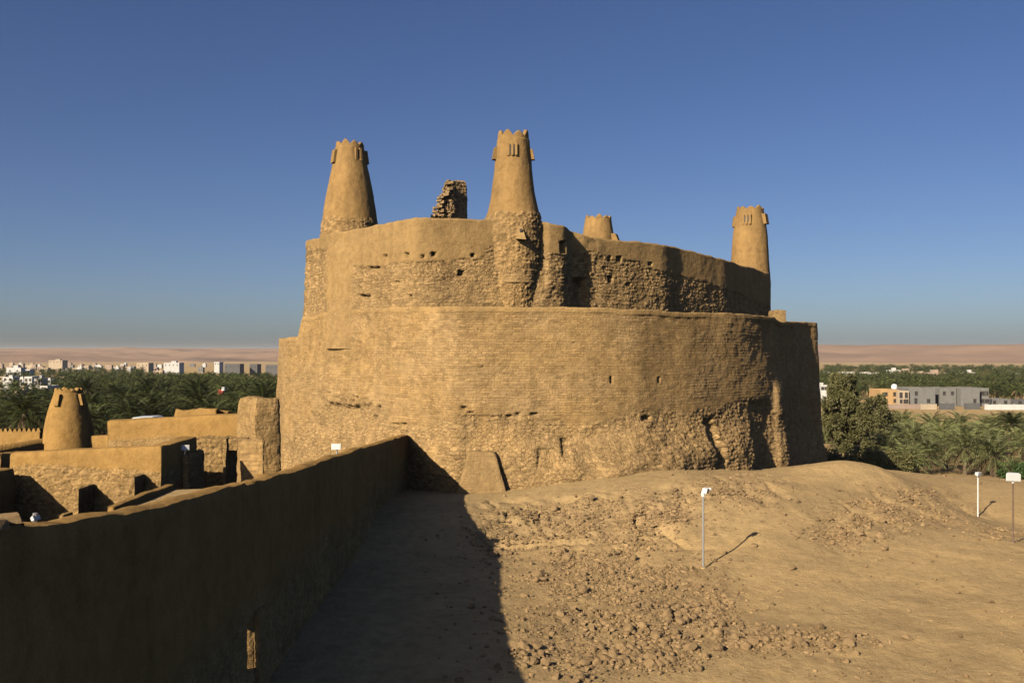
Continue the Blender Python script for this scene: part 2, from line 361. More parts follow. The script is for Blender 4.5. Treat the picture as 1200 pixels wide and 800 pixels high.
# ------------------------------------------------------------------ the castle
def gsm(a, s):
    """gaussian smoothing of a closed sequence"""
    n = int(4 * s) + 1; k = np.exp(-.5 * (np.arange(-n, n + 1) / s) ** 2); k /= k.sum()
    return np.convolve(np.concatenate([a[-n:], a, a[:n]]), k, 'valid')
def ring_curve(ctrl, ds, sm, coarse, ymax, smz=None):
    c = np.array(ctrl + [ctrl[0]], float); seg = np.hypot(*(np.diff(c[:, :2], axis=0).T)); S = np.concatenate([[0], np.cumsum(seg)])
    s = np.arange(0, S[-1], .05); q = [np.interp(s, S, c[:, k]) for k in range(3)]
    x, y, z = gsm(q[0], sm / .05), gsm(q[1], sm / .05), gsm(q[2], (smz or sm) / .05)
    tx, ty = np.roll(x, -1) - np.roll(x, 1), np.roll(y, -1) - np.roll(y, 1); l = np.hypot(tx, ty); nx, ny = ty / l, -tx / l
    vis = (nx * -x + ny * -y > -2.5) & (y < ymax)
    keep = []; acc = 1e9
    for i in range(len(s)):
        acc += .05
        if acc >= (ds if vis[i] else coarse) - 1e-6: keep.append(i); acc = 0
    k = np.array(keep)
    return s[k], x[k], y[k], z[k], nx[k], ny[k]
def dents(px, py, lst):
    d = np.zeros_like(px)
    for cx, cy, rx, ry, dep in lst:
        q = np.maximum(np.abs(px - cx) / rx, np.abs(py - cy) / ry); d = np.maximum(d, dep * sstep(1.35, .75, q))
    return d
def itp(px, lst): return np.interp(px, [a for a, b in lst], [b for a, b in lst])

castle_loc = (4, 72, -8)
castle = empty('fortress', castle_loc, 'ruined mud brick fortress on a mound, two stepped curved walls crowned by four tapering watchtowers', 'fortress')

def outer_ctrl(l):
    return [((px - CX) / F * Y, Y, -(py - HY) / F * Y) for px, Y, py in l]
OUT = outer_ctrl([(337.5, 65.5, 396), (352, 64.6, 396), (354, 64.4, 372), (385, 61.7, 366), (440, 57.65, 361), (488, 54.5, 360), (532, 52.0, 360), (620, 52.0, 360), (700, 52.4, 361),
    (745, 53.1, 363), (800, 55.2, 366), (850, 57.8, 367.5), (880, 60.0, 369), (907, 62.8, 371), (914, 64.4, 377), (946, 69.6, 378), (958, 70.6, 378)]) + \
    [(23.6, 74.5, 2.1), (24.4, 80, 2.1), (22.5, 89, 2.2), (15, 96, 2.4), (4, 99, 2.4), (-8, 96, 2.4), (-15, 89, 2.4), (-18, 79, 1.0), (-17.3, 70, .95)]
rough_edge = [(320, 520), (372, 480), (384, 464), (434, 466), (442, 492), (500, 500), (540, 484), (600, 487), (640, 492), (690, 498), (722, 489), (750, 478), (800, 484), (850, 476), (880, 468), (912, 476), (970, 500)]
OUT_HOLES = [(717, 445, .9, 3.6, .4), (773, 445, .8, 3.0, .35), (757, 490, 4.5, 2.4, .3), (443, 481, 1.8, 5, .3), (440, 491, 2.4, 4, .3), (462, 497, 4, 1.6, .2), (472, 497, 3, 1.4, .2), (543, 478, 2.4, 2.2, .25),
    (552, 483, 3, 1.4, .2), (596, 487, 3, 1.5, .2), (607, 485, 2, 1.5, .2), (626, 485, 4, 1.4, .2), (660, 523, 4, 9, .3), (436, 356, 3, 1.5, .15), (489, 360, 1.6, 8, .35),
    (479, 349, 2, 3.2, .25), (425, 346.5, 6.5, 1.7, .3), (385, 461, 2.5, 1.6, .2), (417, 467, 1.6, 3.4, .25), (396, 466, 2, 1.6, .2), (638, 535, 9, 9, .35), (700, 470, 1.5, 1.2, .12), (672, 402, 1.4, 1.2, .12), (565, 430, 1.4, 1.2, .12)]
def build_outer():
    s, x, y, zt, nx, ny = ring_curve(OUT, .055, .45, .6, 84, .12)
    nv = 215; t = np.linspace(0, 1, nv); zb = -10.0
    Z = zb + (zt[:, None] - zb) * t[None, :]
    S = s[:, None] + 0 * Z; NX = nx[:, None] + 0 * Z; NY = ny[:, None] + 0 * Z
    bat = .055 * (2.4 - Z)
    X0, Y0 = x[:, None] + NX * bat, y[:, None] + NY * bat
    px, py = PX(X0, Y0), PY(Z, Y0)
    front = sstep(-.05, .2, -(NX * X0 + NY * Y0) / np.hypot(X0, Y0)) * (Y0 < 86)
    vis = (Y0 < 86)
    # relief
    wav = .16 * fbm(S * .16, Z * .2, .5, 11, 3) + .07 * fbm(S * .7, Z * .7, 1.5, 12, 4)
    rel, idc = courses(S, Z, .38, .17, 21)
    f1, e, idw = worley(S * 3.3, Z * 4.2, 22)
    lump = sstep(0, .28, e) * (.35 + .65 * idw)
    jag = 6 * fbm(S * 1.2, Z * .6, 3, 25, 3)
    wr = sstep(-3, 4, py + jag - itp(px, rough_edge)) * vis
    patch = sstep(-.1, .35, fbm(S * .35, Z * .5, 8, 27, 4))              # where the render still covers the courses
    cap = sstep(.34, .22, zt[:, None] - Z)                             # smooth mud capping along the ledge
    amp_c = (.026 + .02 * patch) * (1 - wr) * (1 - cap)
    disp = wav * (1 - .6 * cap) + amp_c * (rel - .6)
    disp += wr * (.11 * (lump - .5) + .15 * fbm(S * .9, Z * .9, 2.5, 28, 4) - .03)
    # the slumped foot of the wall: a talus that bulges out towards the ground
    foot = sstep(0, 1, np.clip((py - itp(px, rough_edge)) / 62, 0, 1.2) ** 1.15) * vis
    swell = np.interp(px, [320, 430, 520, 590, 640, 720, 780, 830, 872, 884, 905, 915, 970], [.25, .3, .25, .6, 1.2, 1.7, 1.35, 1.0, .7, .1, .1, .45, .3])
    disp += foot * swell * (1 + .35 * fbm(S * .6, Z * .6, 5.5, 29, 3))
    # a recessed panel right of the corner under the crack line, and the two flush buttress edges of the shaded flank
    disp -= .08 * sstep(541, 547, px) * sstep(645, 600, px) * sstep(485, 488, py) * vis
    disp += .22 * sstep(905, 908, px) * sstep(921, 914, px) * sstep(440, 462, py) * (1 + .6 * fbm(S * 1.5, Z * 1.2, 2, 33, 3)) * vis
    disp -= .2 * sstep(877, 881, px) * sstep(906, 900, px) * sstep(466, 476, py) * vis
    disp -= dents(px, py, OUT_HOLES) * front
    nx0 = 831 + 5 * fbm(Z * 2.2, 0 * Z, 3, 71, 3) + (py - 515) * .06
    disp -= .42 * sstep(7.5, 4.0, np.abs(px - nx0)) * sstep(484, 498, py) * front * (.7 + .5 * idw)
    # chunk that broke off on the left, leaving an overhanging ledge
    disp += .26 * sstep(379, 390, px) * sstep(441, 430, px) * sstep(458, 464, py) * sstep(478, 471, py + 4 * fbm(S * 2, 0 * S, 4, 73, 3)) * (.2 + 1.5 * idw) * vis
    disp = disp + .035 * cap + .02 * fbm(S * 3, Z * 3, 9, 35, 3)
    X, Y = x[:, None] + NX * (bat + disp), y[:, None] + NY * (bat + disp)
    crumble = .10 * fbm(s * .9, s * 0, 1.2, 37, 4) * (np.abs(nx) > -1)
    Z = Z + t[None, :] ** 6 * crumble[:, None]
    # crown of the wall and its inner side
    col = [np.stack([X, Y, Z], -1)]
    for inn, dz in ((.12, .03), (.5, .04), (1.0, .02), (1.05, -1.2)):
        col.append(np.stack([X[:, -1] - nx * inn, Y[:, -1] - ny * inn, Z[:, -1] + dz], -1)[:, None, :])
    V = np.concatenate(col, 1); nvt = V.shape[1]
    pad = lambda a, c: np.concatenate([a, np.full((len(s), nvt - nv), c)], 1)
    stone = np.clip((1 - cap) * (.35 + .65 * np.maximum(wr, patch)), 0, 1)
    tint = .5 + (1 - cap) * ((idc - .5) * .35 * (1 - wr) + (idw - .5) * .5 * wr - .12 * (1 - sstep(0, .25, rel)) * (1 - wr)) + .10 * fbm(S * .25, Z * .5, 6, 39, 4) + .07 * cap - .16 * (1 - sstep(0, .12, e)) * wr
    # paler left flank, darker courses in the middle
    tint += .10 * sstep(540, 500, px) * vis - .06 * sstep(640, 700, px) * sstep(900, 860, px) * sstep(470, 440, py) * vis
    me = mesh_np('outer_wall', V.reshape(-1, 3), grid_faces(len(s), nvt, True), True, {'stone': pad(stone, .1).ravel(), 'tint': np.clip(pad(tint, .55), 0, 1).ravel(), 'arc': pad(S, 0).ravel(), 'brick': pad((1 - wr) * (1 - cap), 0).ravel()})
    o = link('outer_wall', me, M['castle'], castle); o['label'] = 'tall lower curtain wall of eroded coursed stone under a smooth mud ledge'
build_outer()

UPC = [(355.5, 66.3), (366, 65.2), (383, 62.4), (387, 61.72), (440, 57.72), (484, 54.75), (505, 54.8), (570, 55.6), (636, 56.4), (655, 57.0), (664, 57.4), (669, 58.5), (690, 59.3), (735, 61.0), (778, 63.2), (797, 65.2), (850, 70.0), (904, 78.5)]
UPT = [(640, 7.78), (668, 7.5), (690, 7.22), (735, 7.15), (778, 7.12), (797, 7.12), (850, 6.81), (904, 6.5)]
UPP = [((px - CX) / F * Y, Y, float(np.interp(px, [a for a, b in UPT], [b for a, b in UPT]))) for px, Y in UPC] + [(22.0, 82, 6.5), (20.5, 88, 6.7), (14, 93, 7.2), (4, 95, 7.5), (-6, 92, 7.7), (-13, 86, 7.7), (-16.0, 77, 7.75)]
up_edge = [(350, 290), (384, 292), (386, 352), (412, 348), (414, 313), (440, 313), (462, 306), (520, 304), (566, 304), (572, 290), (632, 290), (640, 296), (664, 300), (690, 292), (720, 301), (780, 318), (800, 322), (860, 342), (905, 362)]
UP_HOLES = [(451, 300, 1.8, 1.8, .3), (476, 299, 2.4, 2.6, .35), (495, 300, 1.6, 1.8, .3), (508, 297.5, 2.3, 2.2, .35), (555, 299, 1.8, 1.8, .3), (438, 313.5, 6, 1.4, .22), (541, 319.5, 3, 3, .3), (464, 331, 2.6, 1.6, .2), (657, 290, 2.8, 6, .5), (480, 349, 2, 3.4, .28),
    (715, 302.5, 1.6, 3, .3), (726, 303, 2.4, 2.8, .35), (763, 309.5, 1.6, 1.8, .3), (716, 327, 2.2, 3.4, .35), (737, 333, 2, 1.8, .3), (680, 340, 7, 12, .5), (425, 346.5, 6.5, 1.7, .35), (522, 327, 1.6, 1.2, .15), (600, 320, 1.4, 1.2, .12)]
def build_upper():
    s, x, y, zt, nx, ny = ring_curve(UPP, .055, .32, .6, 98, .3)
    nv = 150; t = np.linspace(0, 1, nv); zb = .2
    Z = zb + (zt[:, None] - zb) * t[None, :]
    S = s[:, None] + 0 * Z; NX = nx[:, None] + 0 * Z; NY = ny[:, None] + 0 * Z
    bat = .045 * (7.78 - Z) - .15
    X0, Y0 = x[:, None] + NX * bat, y[:, None] + NY * bat
    px, py = PX(X0, Y0), PY(Z, Y0)
    front = sstep(-.05, .15, -(NX * X0 + NY * Y0) / np.hypot(X0, Y0)) * (Y0 < 98); vis = Y0 < 98
    jag = 5 * fbm(S * .9, Z * .7, 3, 45, 4)
    st = sstep(-1.2, 1.2, py + jag - itp(px, up_edge)) * np.where(vis, 1, .6)
    st = np.where((px > 386) & (px < 413) & vis, st * .25, st)
    f1, e, idw = worley(S * 3.9, Z * 4.6, 46)
    lump = sstep(0, .26, e) * (.3 + .7 * idw)
    rel, idc = courses(S, Z, .34, .16, 47)
    low = sstep(318, 335, py + jag) * sstep(560, 640, px * 0 + 600)
    disp = .13 * fbm(S * .2, Z * .25, .5, 48, 3) + .05 * fbm(S * .9, Z * .9, 1.5, 49, 4)
    disp += st * (-.06 + .11 * (lump - .45) * (1 - .5 * low) + .05 * low * (rel - .5) + .05 * fbm(S * 1.6, Z * 1.6, 2, 50, 3))
    disp += (1 - st) * .012 * fbm(S * 5, Z * 5, 5, 51, 3)
    # rounded bulge right of the middle tower, ragged vertical edge beyond it
    disp += .22 * sstep(636, 642, px) * sstep(668, 655, px) * sstep(350, 330, py) * vis
    disp += .20 * fbm(S * 1.2, Z * .8, 2, 53, 4) * sstep(660, 668, px) * sstep(720, 690, px) * vis
    # the older plaster skin on the left corner stands proud of the rubble behind it
    disp += .25 * sstep(382, 387, px) * sstep(420, 396, px) * sstep(282, 296, py) * vis
    disp -= dents(px, py, UP_HOLES) * front
    X, Y = x[:, None] + NX * (bat + disp), y[:, None] + NY * (bat + disp)
    k = .10 * fbm(s * .35, s * 0, 1.2, 57, 4) + .04 * vnoise(s * 2.2, 0, 3, 58)
    Z = Z + t[None, :] ** 5 * k[:, None]
    col = [np.stack([X, Y, Z], -1)]
    for inn, dz in ((.05, .05), (.14, .10), (.30, .12), (.48, .10), (.58, .03), (.62, -.2), (.68, -5.3)):
        col.append(np.stack([X[:, -1] - nx * inn, Y[:, -1] - ny * inn, Z[:, -1] + dz], -1)[:, None, :])
    V = np.concatenate(col, 1); nvt = V.shape[1]
    pad = lambda a, c: np.concatenate([a, np.full((len(s), nvt - nv), c)], 1)
    tint = .5 + st * ((idw - .5) * .7 - .30 * (1 - sstep(0, .14, e))) + .09 * fbm(S * .3, Z * .5, 6, 59, 4) - .05 * (1 - st)
    me = mesh_np('upper_wall', V.reshape(-1, 3), grid_faces(len(s), nvt, True), True, {'stone': pad(st, 0).ravel(), 'tint': np.clip(pad(tint, .5), 0, 1).ravel(), 'arc': pad(S, 0).ravel(), 'brick': pad(st * np.where(px < 660, low, 0) * vis, 0).ravel()})
    o = link('upper_wall', me, M['castle'], castle); o['label'] = 'upper curtain wall with smooth mud plaster peeling off rubble stone'
    # trodden terrace between the two walls, and the court inside
    tx, ty = gsm(x, 3), gsm(y, 3)
    return
build_upper()
def fan(name, ctrl, z, shrink, label):
    c = np.array(ctrl, float)[:, :2]; m = c.mean(0); c = m + (c - m) * shrink
    v = np.concatenate([np.column_stack([c, np.full(len(c), z)]), [[m[0], m[1], z]]]); n = len(c)
    me = mesh_np(name, v, np.array([(i, (i + 1) % n, n) for i in range(n)]), False, {'stone': np.zeros(n + 1), 'tint': np.full(n + 1, .5)})
    o = link(name, me, M['castle'], castle); o['label'] = label
fan('terrace', OUT, .85, .99, 'flat mud terrace inside the lower wall')
fan('court_floor', UPP, 1.6, .98, 'floor of the court inside the upper wall')

def lathe(prof, c, n, seed, stone_below=None, amp=.05, cell=4.0, a0=0):
    """round tower shell: prof = [(z, radius)]; returns grid and attributes"""
    zz = np.arange(prof[0][0], prof[-1][0] + .001, .07); rr = np.interp(zz, [a for a, b in prof], [b for a, b in prof])
    rr = np.convolve(np.pad(rr, 6, mode='edge'), np.ones(13) / 13, 'valid')
    A = np.linspace(0, 2 * np.pi, n, endpoint=False)[:, None] + 0 * zz[None, :]; Z = zz[None, :] + 0 * A
    r = rr[None, :] + 0 * A; arc = A * rr.max()
    w = np.stack([np.cos(A) * 2, np.sin(A) * 2, Z], 0)
    r = r + .07 * fbm(w[0] * .8, w[1] * .8, w[2] * .5, seed, 4) + .012 * fbm(w[0] * 4, w[1] * 4, w[2] * 4, seed + 5, 3)
    st = np.zeros_like(r); tint = .5 + .09 * fbm(w[0] * .5, w[1] * .5, w[2] * .7, seed + 8, 4)
    if stone_below is not None:
        st = sstep(.12, -.12, Z - stone_below + .3 * fbm(w[0], w[1], w[2] * .5, seed + 9, 3))
        f1, e, idw = worley(arc * cell, Z * cell * 1.2, seed + 11); lump = sstep(0, .26, e) * (.3 + .7 * idw)
        r = r + st * (.13 * (lump - .5) + .02); tint = tint + st * ((idw - .5) * .7 - .28 * (1 - sstep(0, .14, e)))
    V = np.stack([c[0] + r * np.cos(A), c[1] + r * np.sin(A), Z], -1)
    return V, st, np.clip(tint, 0, 1)
def battlement(c, r, z, h, teeth, thick, seed, name, mat, parent, notch=.62):
    """thin round parapet that ends in a row of pointed mud teeth"""
    n = teeth * 12; mb = MB(); v = []; nz = 9
    for i in range(n):
        a = 2 * math.pi * i / n; ph = (i % 12) / 12.0; tri = 1 - abs(ph - .5) * 2
        top = z + h * (1 - notch) + h * notch * min(1, tri * 1.25) ** .8 * (1 + .28 * math.sin(seed + 3.7 * (i // 12)))
        for side in (0, 1):
            rr0 = r - side * thick
            for k in range(nz):
                zz = z + (top - z) * k / (nz - 1); rr = rr0 - .05 * (zz - z)
                if k == nz - 1: rr += (-.03 if side == 0 else .03)
                v.append((c[0] + rr * math.cos(a), c[1] + rr * math.sin(a), zz))
    v = np.array(v); f = []
    for i in range(n):
        j = (i + 1) % n; b0, b1 = i * 2 * nz, j * 2 * nz
        for k in range(nz - 1):
            f.append((b0 + k, b1 + k, b1 + k + 1, b0 + k + 1)); f.append((b0 + nz + k + 1, b1 + nz + k + 1, b1 + nz + k, b0 + nz + k))
        f.append((b0 + nz - 1, b1 + nz - 1, b1 + 2 * nz - 1, b0 + 2 * nz - 1))
    v += .02 * np.stack([vnoise(v[:, 0] * 3, v[:, 1] * 3, v[:, 2] * 3, seed + q) for q in range(3)], -1)
    mb.add(v, f); return mb.build(name, mat, parent, smooth=True)
def mach_box(c, r, ang, zb, zt, w, out, mat, parent, fins):
    """drop box (machicolation) standing out from a tower's face: mud fins over a dark panel for the shade in the slits, or one solid hood"""
    a = Vector((math.cos(ang), math.sin(ang), 0)); t = Vector((-math.sin(ang), math.cos(ang), 0)); C = Vector((c[0], c[1], 0))
    def hx(mb, u0, u1, ob, ot, z0, z1):
        v = []
        for z, o in ((z0, ob), (z1, ot)):
            for u, q in ((u0, o), (u1, o), (u1, -.3), (u0, -.3)):
                p = C + a * (r + q) + t * u; v.append((p.x, p.y, z))
        mb.hexa([v[q] for q in (1, 0, 3, 2, 5, 4, 7, 6)])
    mb = MB()
    if fins == 1: hx(mb, -w / 2, w / 2, out, out * .45, zb, zt)
    else:
        th = w * (.22 if fins == 3 else .3)
        for q in range(fins):
            u0 = -w / 2 + (w - th) * q / (fins - 1); hx(mb, u0, u0 + th, out * (1 if q else .6), out * .4, zb, zt)
        pane = MB(); hx(pane, -w / 2 + th * .5, w / 2 - th * .5, .035, .035, zb + (zt - zb) * .10, zt - (zt - zb) * .14)  # dark panel on the tower face paints the slits' inner shade
        pane.build('slit_shade_panel', M['dark'], parent)
    return mb.build('machicolation', mat, parent)
def tower(px, Yc, prof_px, top_py, stone_py, label, seed, teeth=9, boxes=(), base_extra=None, n=150):
    """prof_px = [(py, half width px)] from the ground up; top_py = foot of the battlement"""
    c = ((px - CX) / F * Yc, Yc); k = Yc / F
    prof = [(-(py - HY) * k, hw * k) for py, hw in prof_px]
    V, st, ti = lathe(prof, c, n, seed, None if stone_py is None else -(stone_py - HY) * k, cell=4.2)
    nz = V.shape[1]; zt = prof[-1][0]
    # walk inside the battlement
    inner = V[:, -1:, :].copy(); m = np.array([c[0], c[1], zt]); inner = m + (inner - m) * .02
    V2 = np.concatenate([V, inner], 1); pad = lambda a: np.concatenate([a, a[:, -1:]], 1)
    me = mesh_np('watchtower', V2.reshape(-1, 3), grid_faces(n, nz + 1, True), True, {'stone': pad(st).ravel(), 'tint': pad(ti).ravel(), 'arc': np.repeat(np.linspace(0, 2 * np.pi * max(b for a, b in prof), n, endpoint=False), nz + 1)})
    o = link('watchtower', me, M['tower'], castle); o['label'] = label
    r = prof[-1][1]
    battlement(c, r + .015, zt - .12, (prof_px[-1][0] - top_py) * k + .12, teeth, .24, seed, 'battlement', M['tower'], o)
    face = math.atan2(-c[1], -c[0])                                    # towards the camera side
    for dang, py0, py1, w, out, fins in boxes:
        zb, zt2 = -(py1 - HY) * k, -(py0 - HY) * k
        rr = float(np.interp((zb + zt2) / 2, [a for a, b in prof], [b for a, b in prof]))
        mach_box(c, rr, face + R(dang), zb, zt2, w, out, M['tower'], o, fins)
    return o, c, prof
# half widths read off the photograph
tower(601.5, 57.2, [(372, 27.5), (345, 28.5), (334, 29.8), (326, 31), (310, 34), (285, 34.5), (262, 33.4), (250, 30.4), (238, 27.6), (218, 24.6), (198, 22.0), (185, 21.2), (172, 19.8), (164, 18.3)], 155.5, 252,
      'middle watchtower, nearest and tallest, on a bulging rubble stone foot', 101, 8, [(-3, 172.5, 186.5, .60, .14, 3), (-80, 174, 188, .45, .22, 1), (84, 176, 188, .45, .22, 1), (170, 174, 188, .5, .25, 1)])
tower(410, 68.0, [(330, 36), (300, 35), (280, 33.5), (262, 32.2), (246, 30.2), (230, 27.6), (210, 23.6), (192, 19.8), (180, 17.6), (173, 16.2)], 167, 259,
      'left watchtower, broad at its foot, above the bare rubble corner', 131, 9, [(32, 176, 191, .50, .14, 2), (-66, 178, 193, .5, .25, 1), (105, 176, 191, .5, .25, 1)])
tower(879, 82.0, [(380, 24), (330, 23), (305, 21.4), (290, 20.6), (275, 19.6), (258, 17.6), (250, 15.9), (247.5, 15.4)], 243, None,
      'right watchtower, slender, rising behind the shaded end of the upper wall', 151, 9, [(-12, 253.5, 265, .75, .16, 3), (70, 252, 264, .7, .28, 1), (-80, 254, 266, .6, .2, 1)])
tower(701, 89.0, [(330, 25), (300, 21.5), (280, 19), (270, 17.4), (262, 15.8), (258, 15.3)], 253.5, None,
      'far watchtower of which only the crenellated top shows above the upper wall', 171, 10, [(78, 275, 284, 1.2, .5, 1)])

def stone_patch():
    """squared mud-brick panel built against the foot of the middle tower, and the stone drop chute on it"""
    v = []
    c = ((601.5 - CX) / F * 57.2, 57.2); k = 57.2 / F
    n, m = 60, 46
    A = np.linspace(R(-90 - 62), R(-90 + 62), n)[:, None] + np.zeros((1, m)); zb, zt = -(333 - HY) * k, -(297 - HY) * k
    Z = np.linspace(zb, zt, m)[None, :] + 0 * A
    rel, idc = courses(A * 1.75, Z, .36, .17, 301)
    r = 1.62 + .18 * (Z - zb) / (zt - zb) + .045 * (rel - .4) + .04 * fbm(A * 3, Z * 2, 4, 305, 3) - .10 * sstep(.55, 1.0, (Z - zb) / (zt - zb)) - .05 * sstep(R(46), R(62), np.abs(A + R(90)))
    V = np.stack([c[0] + r * np.cos(A), c[1] + r * np.sin(A), Z], -1)
    inn = V[:, :1, :].copy(); mm = np.array([c[0], c[1], zb]); inn = mm + (inn - mm) * .8
    V = np.concatenate([inn, V], 1)
    ti = np.clip(.52 + (idc - .5) * .3, 0, 1); ti = np.concatenate([ti[:, :1], ti], 1)
    me = mesh_np('stone_panel', V.reshape(-1, 3), grid_faces(n, m + 1, False), True, {'stone': np.full(ti.size, .7), 'tint': ti.ravel(), 'arc': np.repeat(np.linspace(0, 3.9, n), m + 1), 'brick': np.full(ti.size, .7)})
    link('stone_panel', me, M['castle'], castle)
    mb = MB(); k2 = 55.2 / F
    def q(px, py, Y): return P(px, py, Y)
    Yf, Yk = 54.95, 55.9
    # hood: narrow at the top, flaring down to an open mouth
    top = [q(606.5, 262.5, Yk - .35), q(611.5, 263, Yk - .35), q(612.5, 262.5, Yk + .5), q(605, 262.5, Yk + .5)]
    bot = [q(604.5, 279.5, Yf), q(616.5, 280.5, Yf), q(618, 281.5, Yk + .5), q(602.5, 280, Yk + .5)]
    mb.hexa(bot + top, stone=.3, tint=.55)
    ch = mb.build('drop_chute', M['castle'], castle)
    mb = MB(); a, b = q(609.2, 268, Yf - .01 + .27), q(611.6, 271.5, Yf - .01 + .27)
    mb.box(a[0], b[0], Yf + .20, Yf + .4, b[2], a[2]); mb.build('peep_hole', M['dark'], ch)
stone_patch()

def grid_box(c8, step, wob=.03, wsc=1.0, rnd=.08, stone_fn=None, sa=.06, cell=4.0, seed=0, coursed=False, mb=None, top_wob=0.0, warp=None):
    """a solid block with eight free corners (bottom four counter-clockwise, then top four), worn edges and stone relief"""
    mb = mb or MB(); c = [np.array(p, float) for p in c8]
    faces = [((0, 1), (4, 5)), ((1, 2), (5, 6)), ((2, 3), (6, 7)), ((3, 0), (7, 4)), ((4, 5), (7, 6))]
    for fi, ((a, b), (d, e)) in enumerate(faces):
        a, b, d, e = c[a], c[b], c[d], c[e]
        lu, lv = max(np.linalg.norm(b - a), np.linalg.norm(e - d)), max(np.linalg.norm(d - a), np.linalg.norm(e - b))
        nu, nv = max(2, int(lu / step) + 1), max(2, int(lv / step) + 1)
        u = np.linspace(0, 1, nu)[:, None, None]; v = np.linspace(0, 1, nv)[None, :, None]
        p = (a * (1 - u) + b * u) * (1 - v) + (d * (1 - u) + e * u) * v
        if warp is not None: p = warp(p)
        U = b - a; Vv = d - a; nrm = np.cross(U, Vv); nrm /= np.linalg.norm(nrm) + 1e-9
        uh, vh = U / (np.linalg.norm(U) + 1e-9), Vv / (np.linalg.norm(Vv) + 1e-9)
        eu0, eu1 = (u * lu)[..., 0] + 0 * v[..., 0], ((1 - u) * lu)[..., 0] + 0 * v[..., 0]
        ev0, ev1 = (v * lv)[..., 0] + 0 * u[..., 0], ((1 - v) * lv)[..., 0] + 0 * u[..., 0]
        g = lambda x: np.clip(1 - x / (rnd * 2.2), 0, 1) ** 1.6
        s = rnd * .32; bottom = fi < 4
        off = np.zeros_like(p)
        for ee, dirn in ((eu0, uh), (eu1, -uh), (ev1, -vh)) + (() if bottom else ((ev0, vh),)):
            w = g(ee)[..., None] * s; off += w * (-nrm + dirn)
        edge = np.minimum(np.minimum(eu0, eu1), ev1 if bottom else np.minimum(ev0, ev1))
        x, y, z = p[..., 0], p[..., 1], p[..., 2]
        wv = np.stack([fbm(x * wsc, y * wsc, z * wsc, seed + q * 31, 3) for q in range(3)], -1) * wob
        if top_wob: wv[..., 2] += top_wob * fbm(x * .7, y * .7, 0, seed + 7, 4) * sstep(-1, 0, z - np.maximum(d[2], e[2]) + .3)
        st = stone_fn(x, y, z) if stone_fn else np.zeros_like(x)
        st = np.broadcast_to(st, x.shape)
        ul, vl = (u * lu)[..., 0] + 0 * x + fi * 7.3, (v * lv)[..., 0] + 0 * x
        tint = .5 + .08 * fbm(x * .6, y * .6, z * .6, seed + 77, 3)
        if stone_fn is not None:
            if coursed: lump, idw = courses(ul, vl, .34, .16, seed + 5); jo = 0
            else:
                f1, e2, idw = worley(ul * cell, vl * cell * 1.15, seed + 5 + fi); lump = sstep(0, .26, e2) * (.3 + .7 * idw); jo = .16 * (1 - sstep(0, .12, e2))
            off += (nrm * ((lump - .55) * sa * st * sstep(0, .08, edge))[..., None])
            tint = tint + st * ((idw - .5) * .45 - jo)
        mb.add((p + off + wv).reshape(-1, 3), grid_faces(nu, nv), stone=st.ravel(), tint=np.clip(tint, 0, 1).ravel(), arc=ul.ravel(), brick=(st * .8 if coursed else st * 0).ravel())
    return mb
def quad_block(x0, x1, y0, y1, zb, zt):
    zt = zt if isinstance(zt, (tuple, list)) else (zt,) * 4
    return [(x0, y0, zb), (x1, y0, zb), (x1, y1, zb), (x0, y1, zb), (x0, y0, zt[0]), (x1, y0, zt[1]), (x1, y1, zt[2]), (x0, y1, zt[3])]

# buttress and broken masonry at the foot of the lower wall
def buttress():
    bot = [P(531, 576, 50.3), P(597, 573, 50.2), P(603, 570, 53.2), P(531, 572, 53.2)]
    top = [P(549, 528, 50.95), P(580, 529, 50.9), P(588, 529, 52.6), P(548, 528, 52.6)]
    bot = [(x, y, z - .6) for x, y, z in bot]
    one = lambda x, y, z: np.full(x.shape, .6)
    mb = grid_box(bot + top, .06, .05, 1.2, .12, one, .035, coursed=True, seed=401)
    mb.build('buttress', M['castle'], castle, True)['label'] = 'squat battered buttress with a flat top at the foot of the lower wall'
    bot = [P(612, 562, 50.2), P(664, 556, 50.4), P(668, 553, 52.8), P(612, 556, 52.8)]
    top = [P(640, 519, 51.3), P(655, 517, 51.4), P(662, 515, 52.6), P(640, 517, 52.6)]
    bot = [(x, y, z - .6) for x, y, z in bot]
    mb = grid_box(bot + top, .06, .22, .9, .3, one, .12, cell=2.6, seed=411)
    mb.build('masonry_lump', M['castle'], castle, True)['label'] = 'slumped lump of broken masonry at the foot of the lower wall'
    a = np.array(P(853, 449, 60.6)); b = np.array(P(862, 452, 59.2))
    mb = MB(); mb.tube([(13.9, 61.6, -2.1), (14.35, 60.3, -2.05), (14.55, 59.55, -2.12)], [.085, .08, .075], 8)
    mb.build('water_spout', M['wood'], castle)['label'] = 'timber water spout sticking out of the lower wall'
    # merlon stub and raised end of the ledge on the far right
    mb = grid_box(quad_block(*[P(905, 0, 68)[0], P(921, 0, 68)[0]], 67.8, 69.2, 1.6, 3.02), .08, .05, 1.5, .12, one, .04, seed=421)
    mb.build('parapet_stub', M['castle'], castle, True)
buttress()

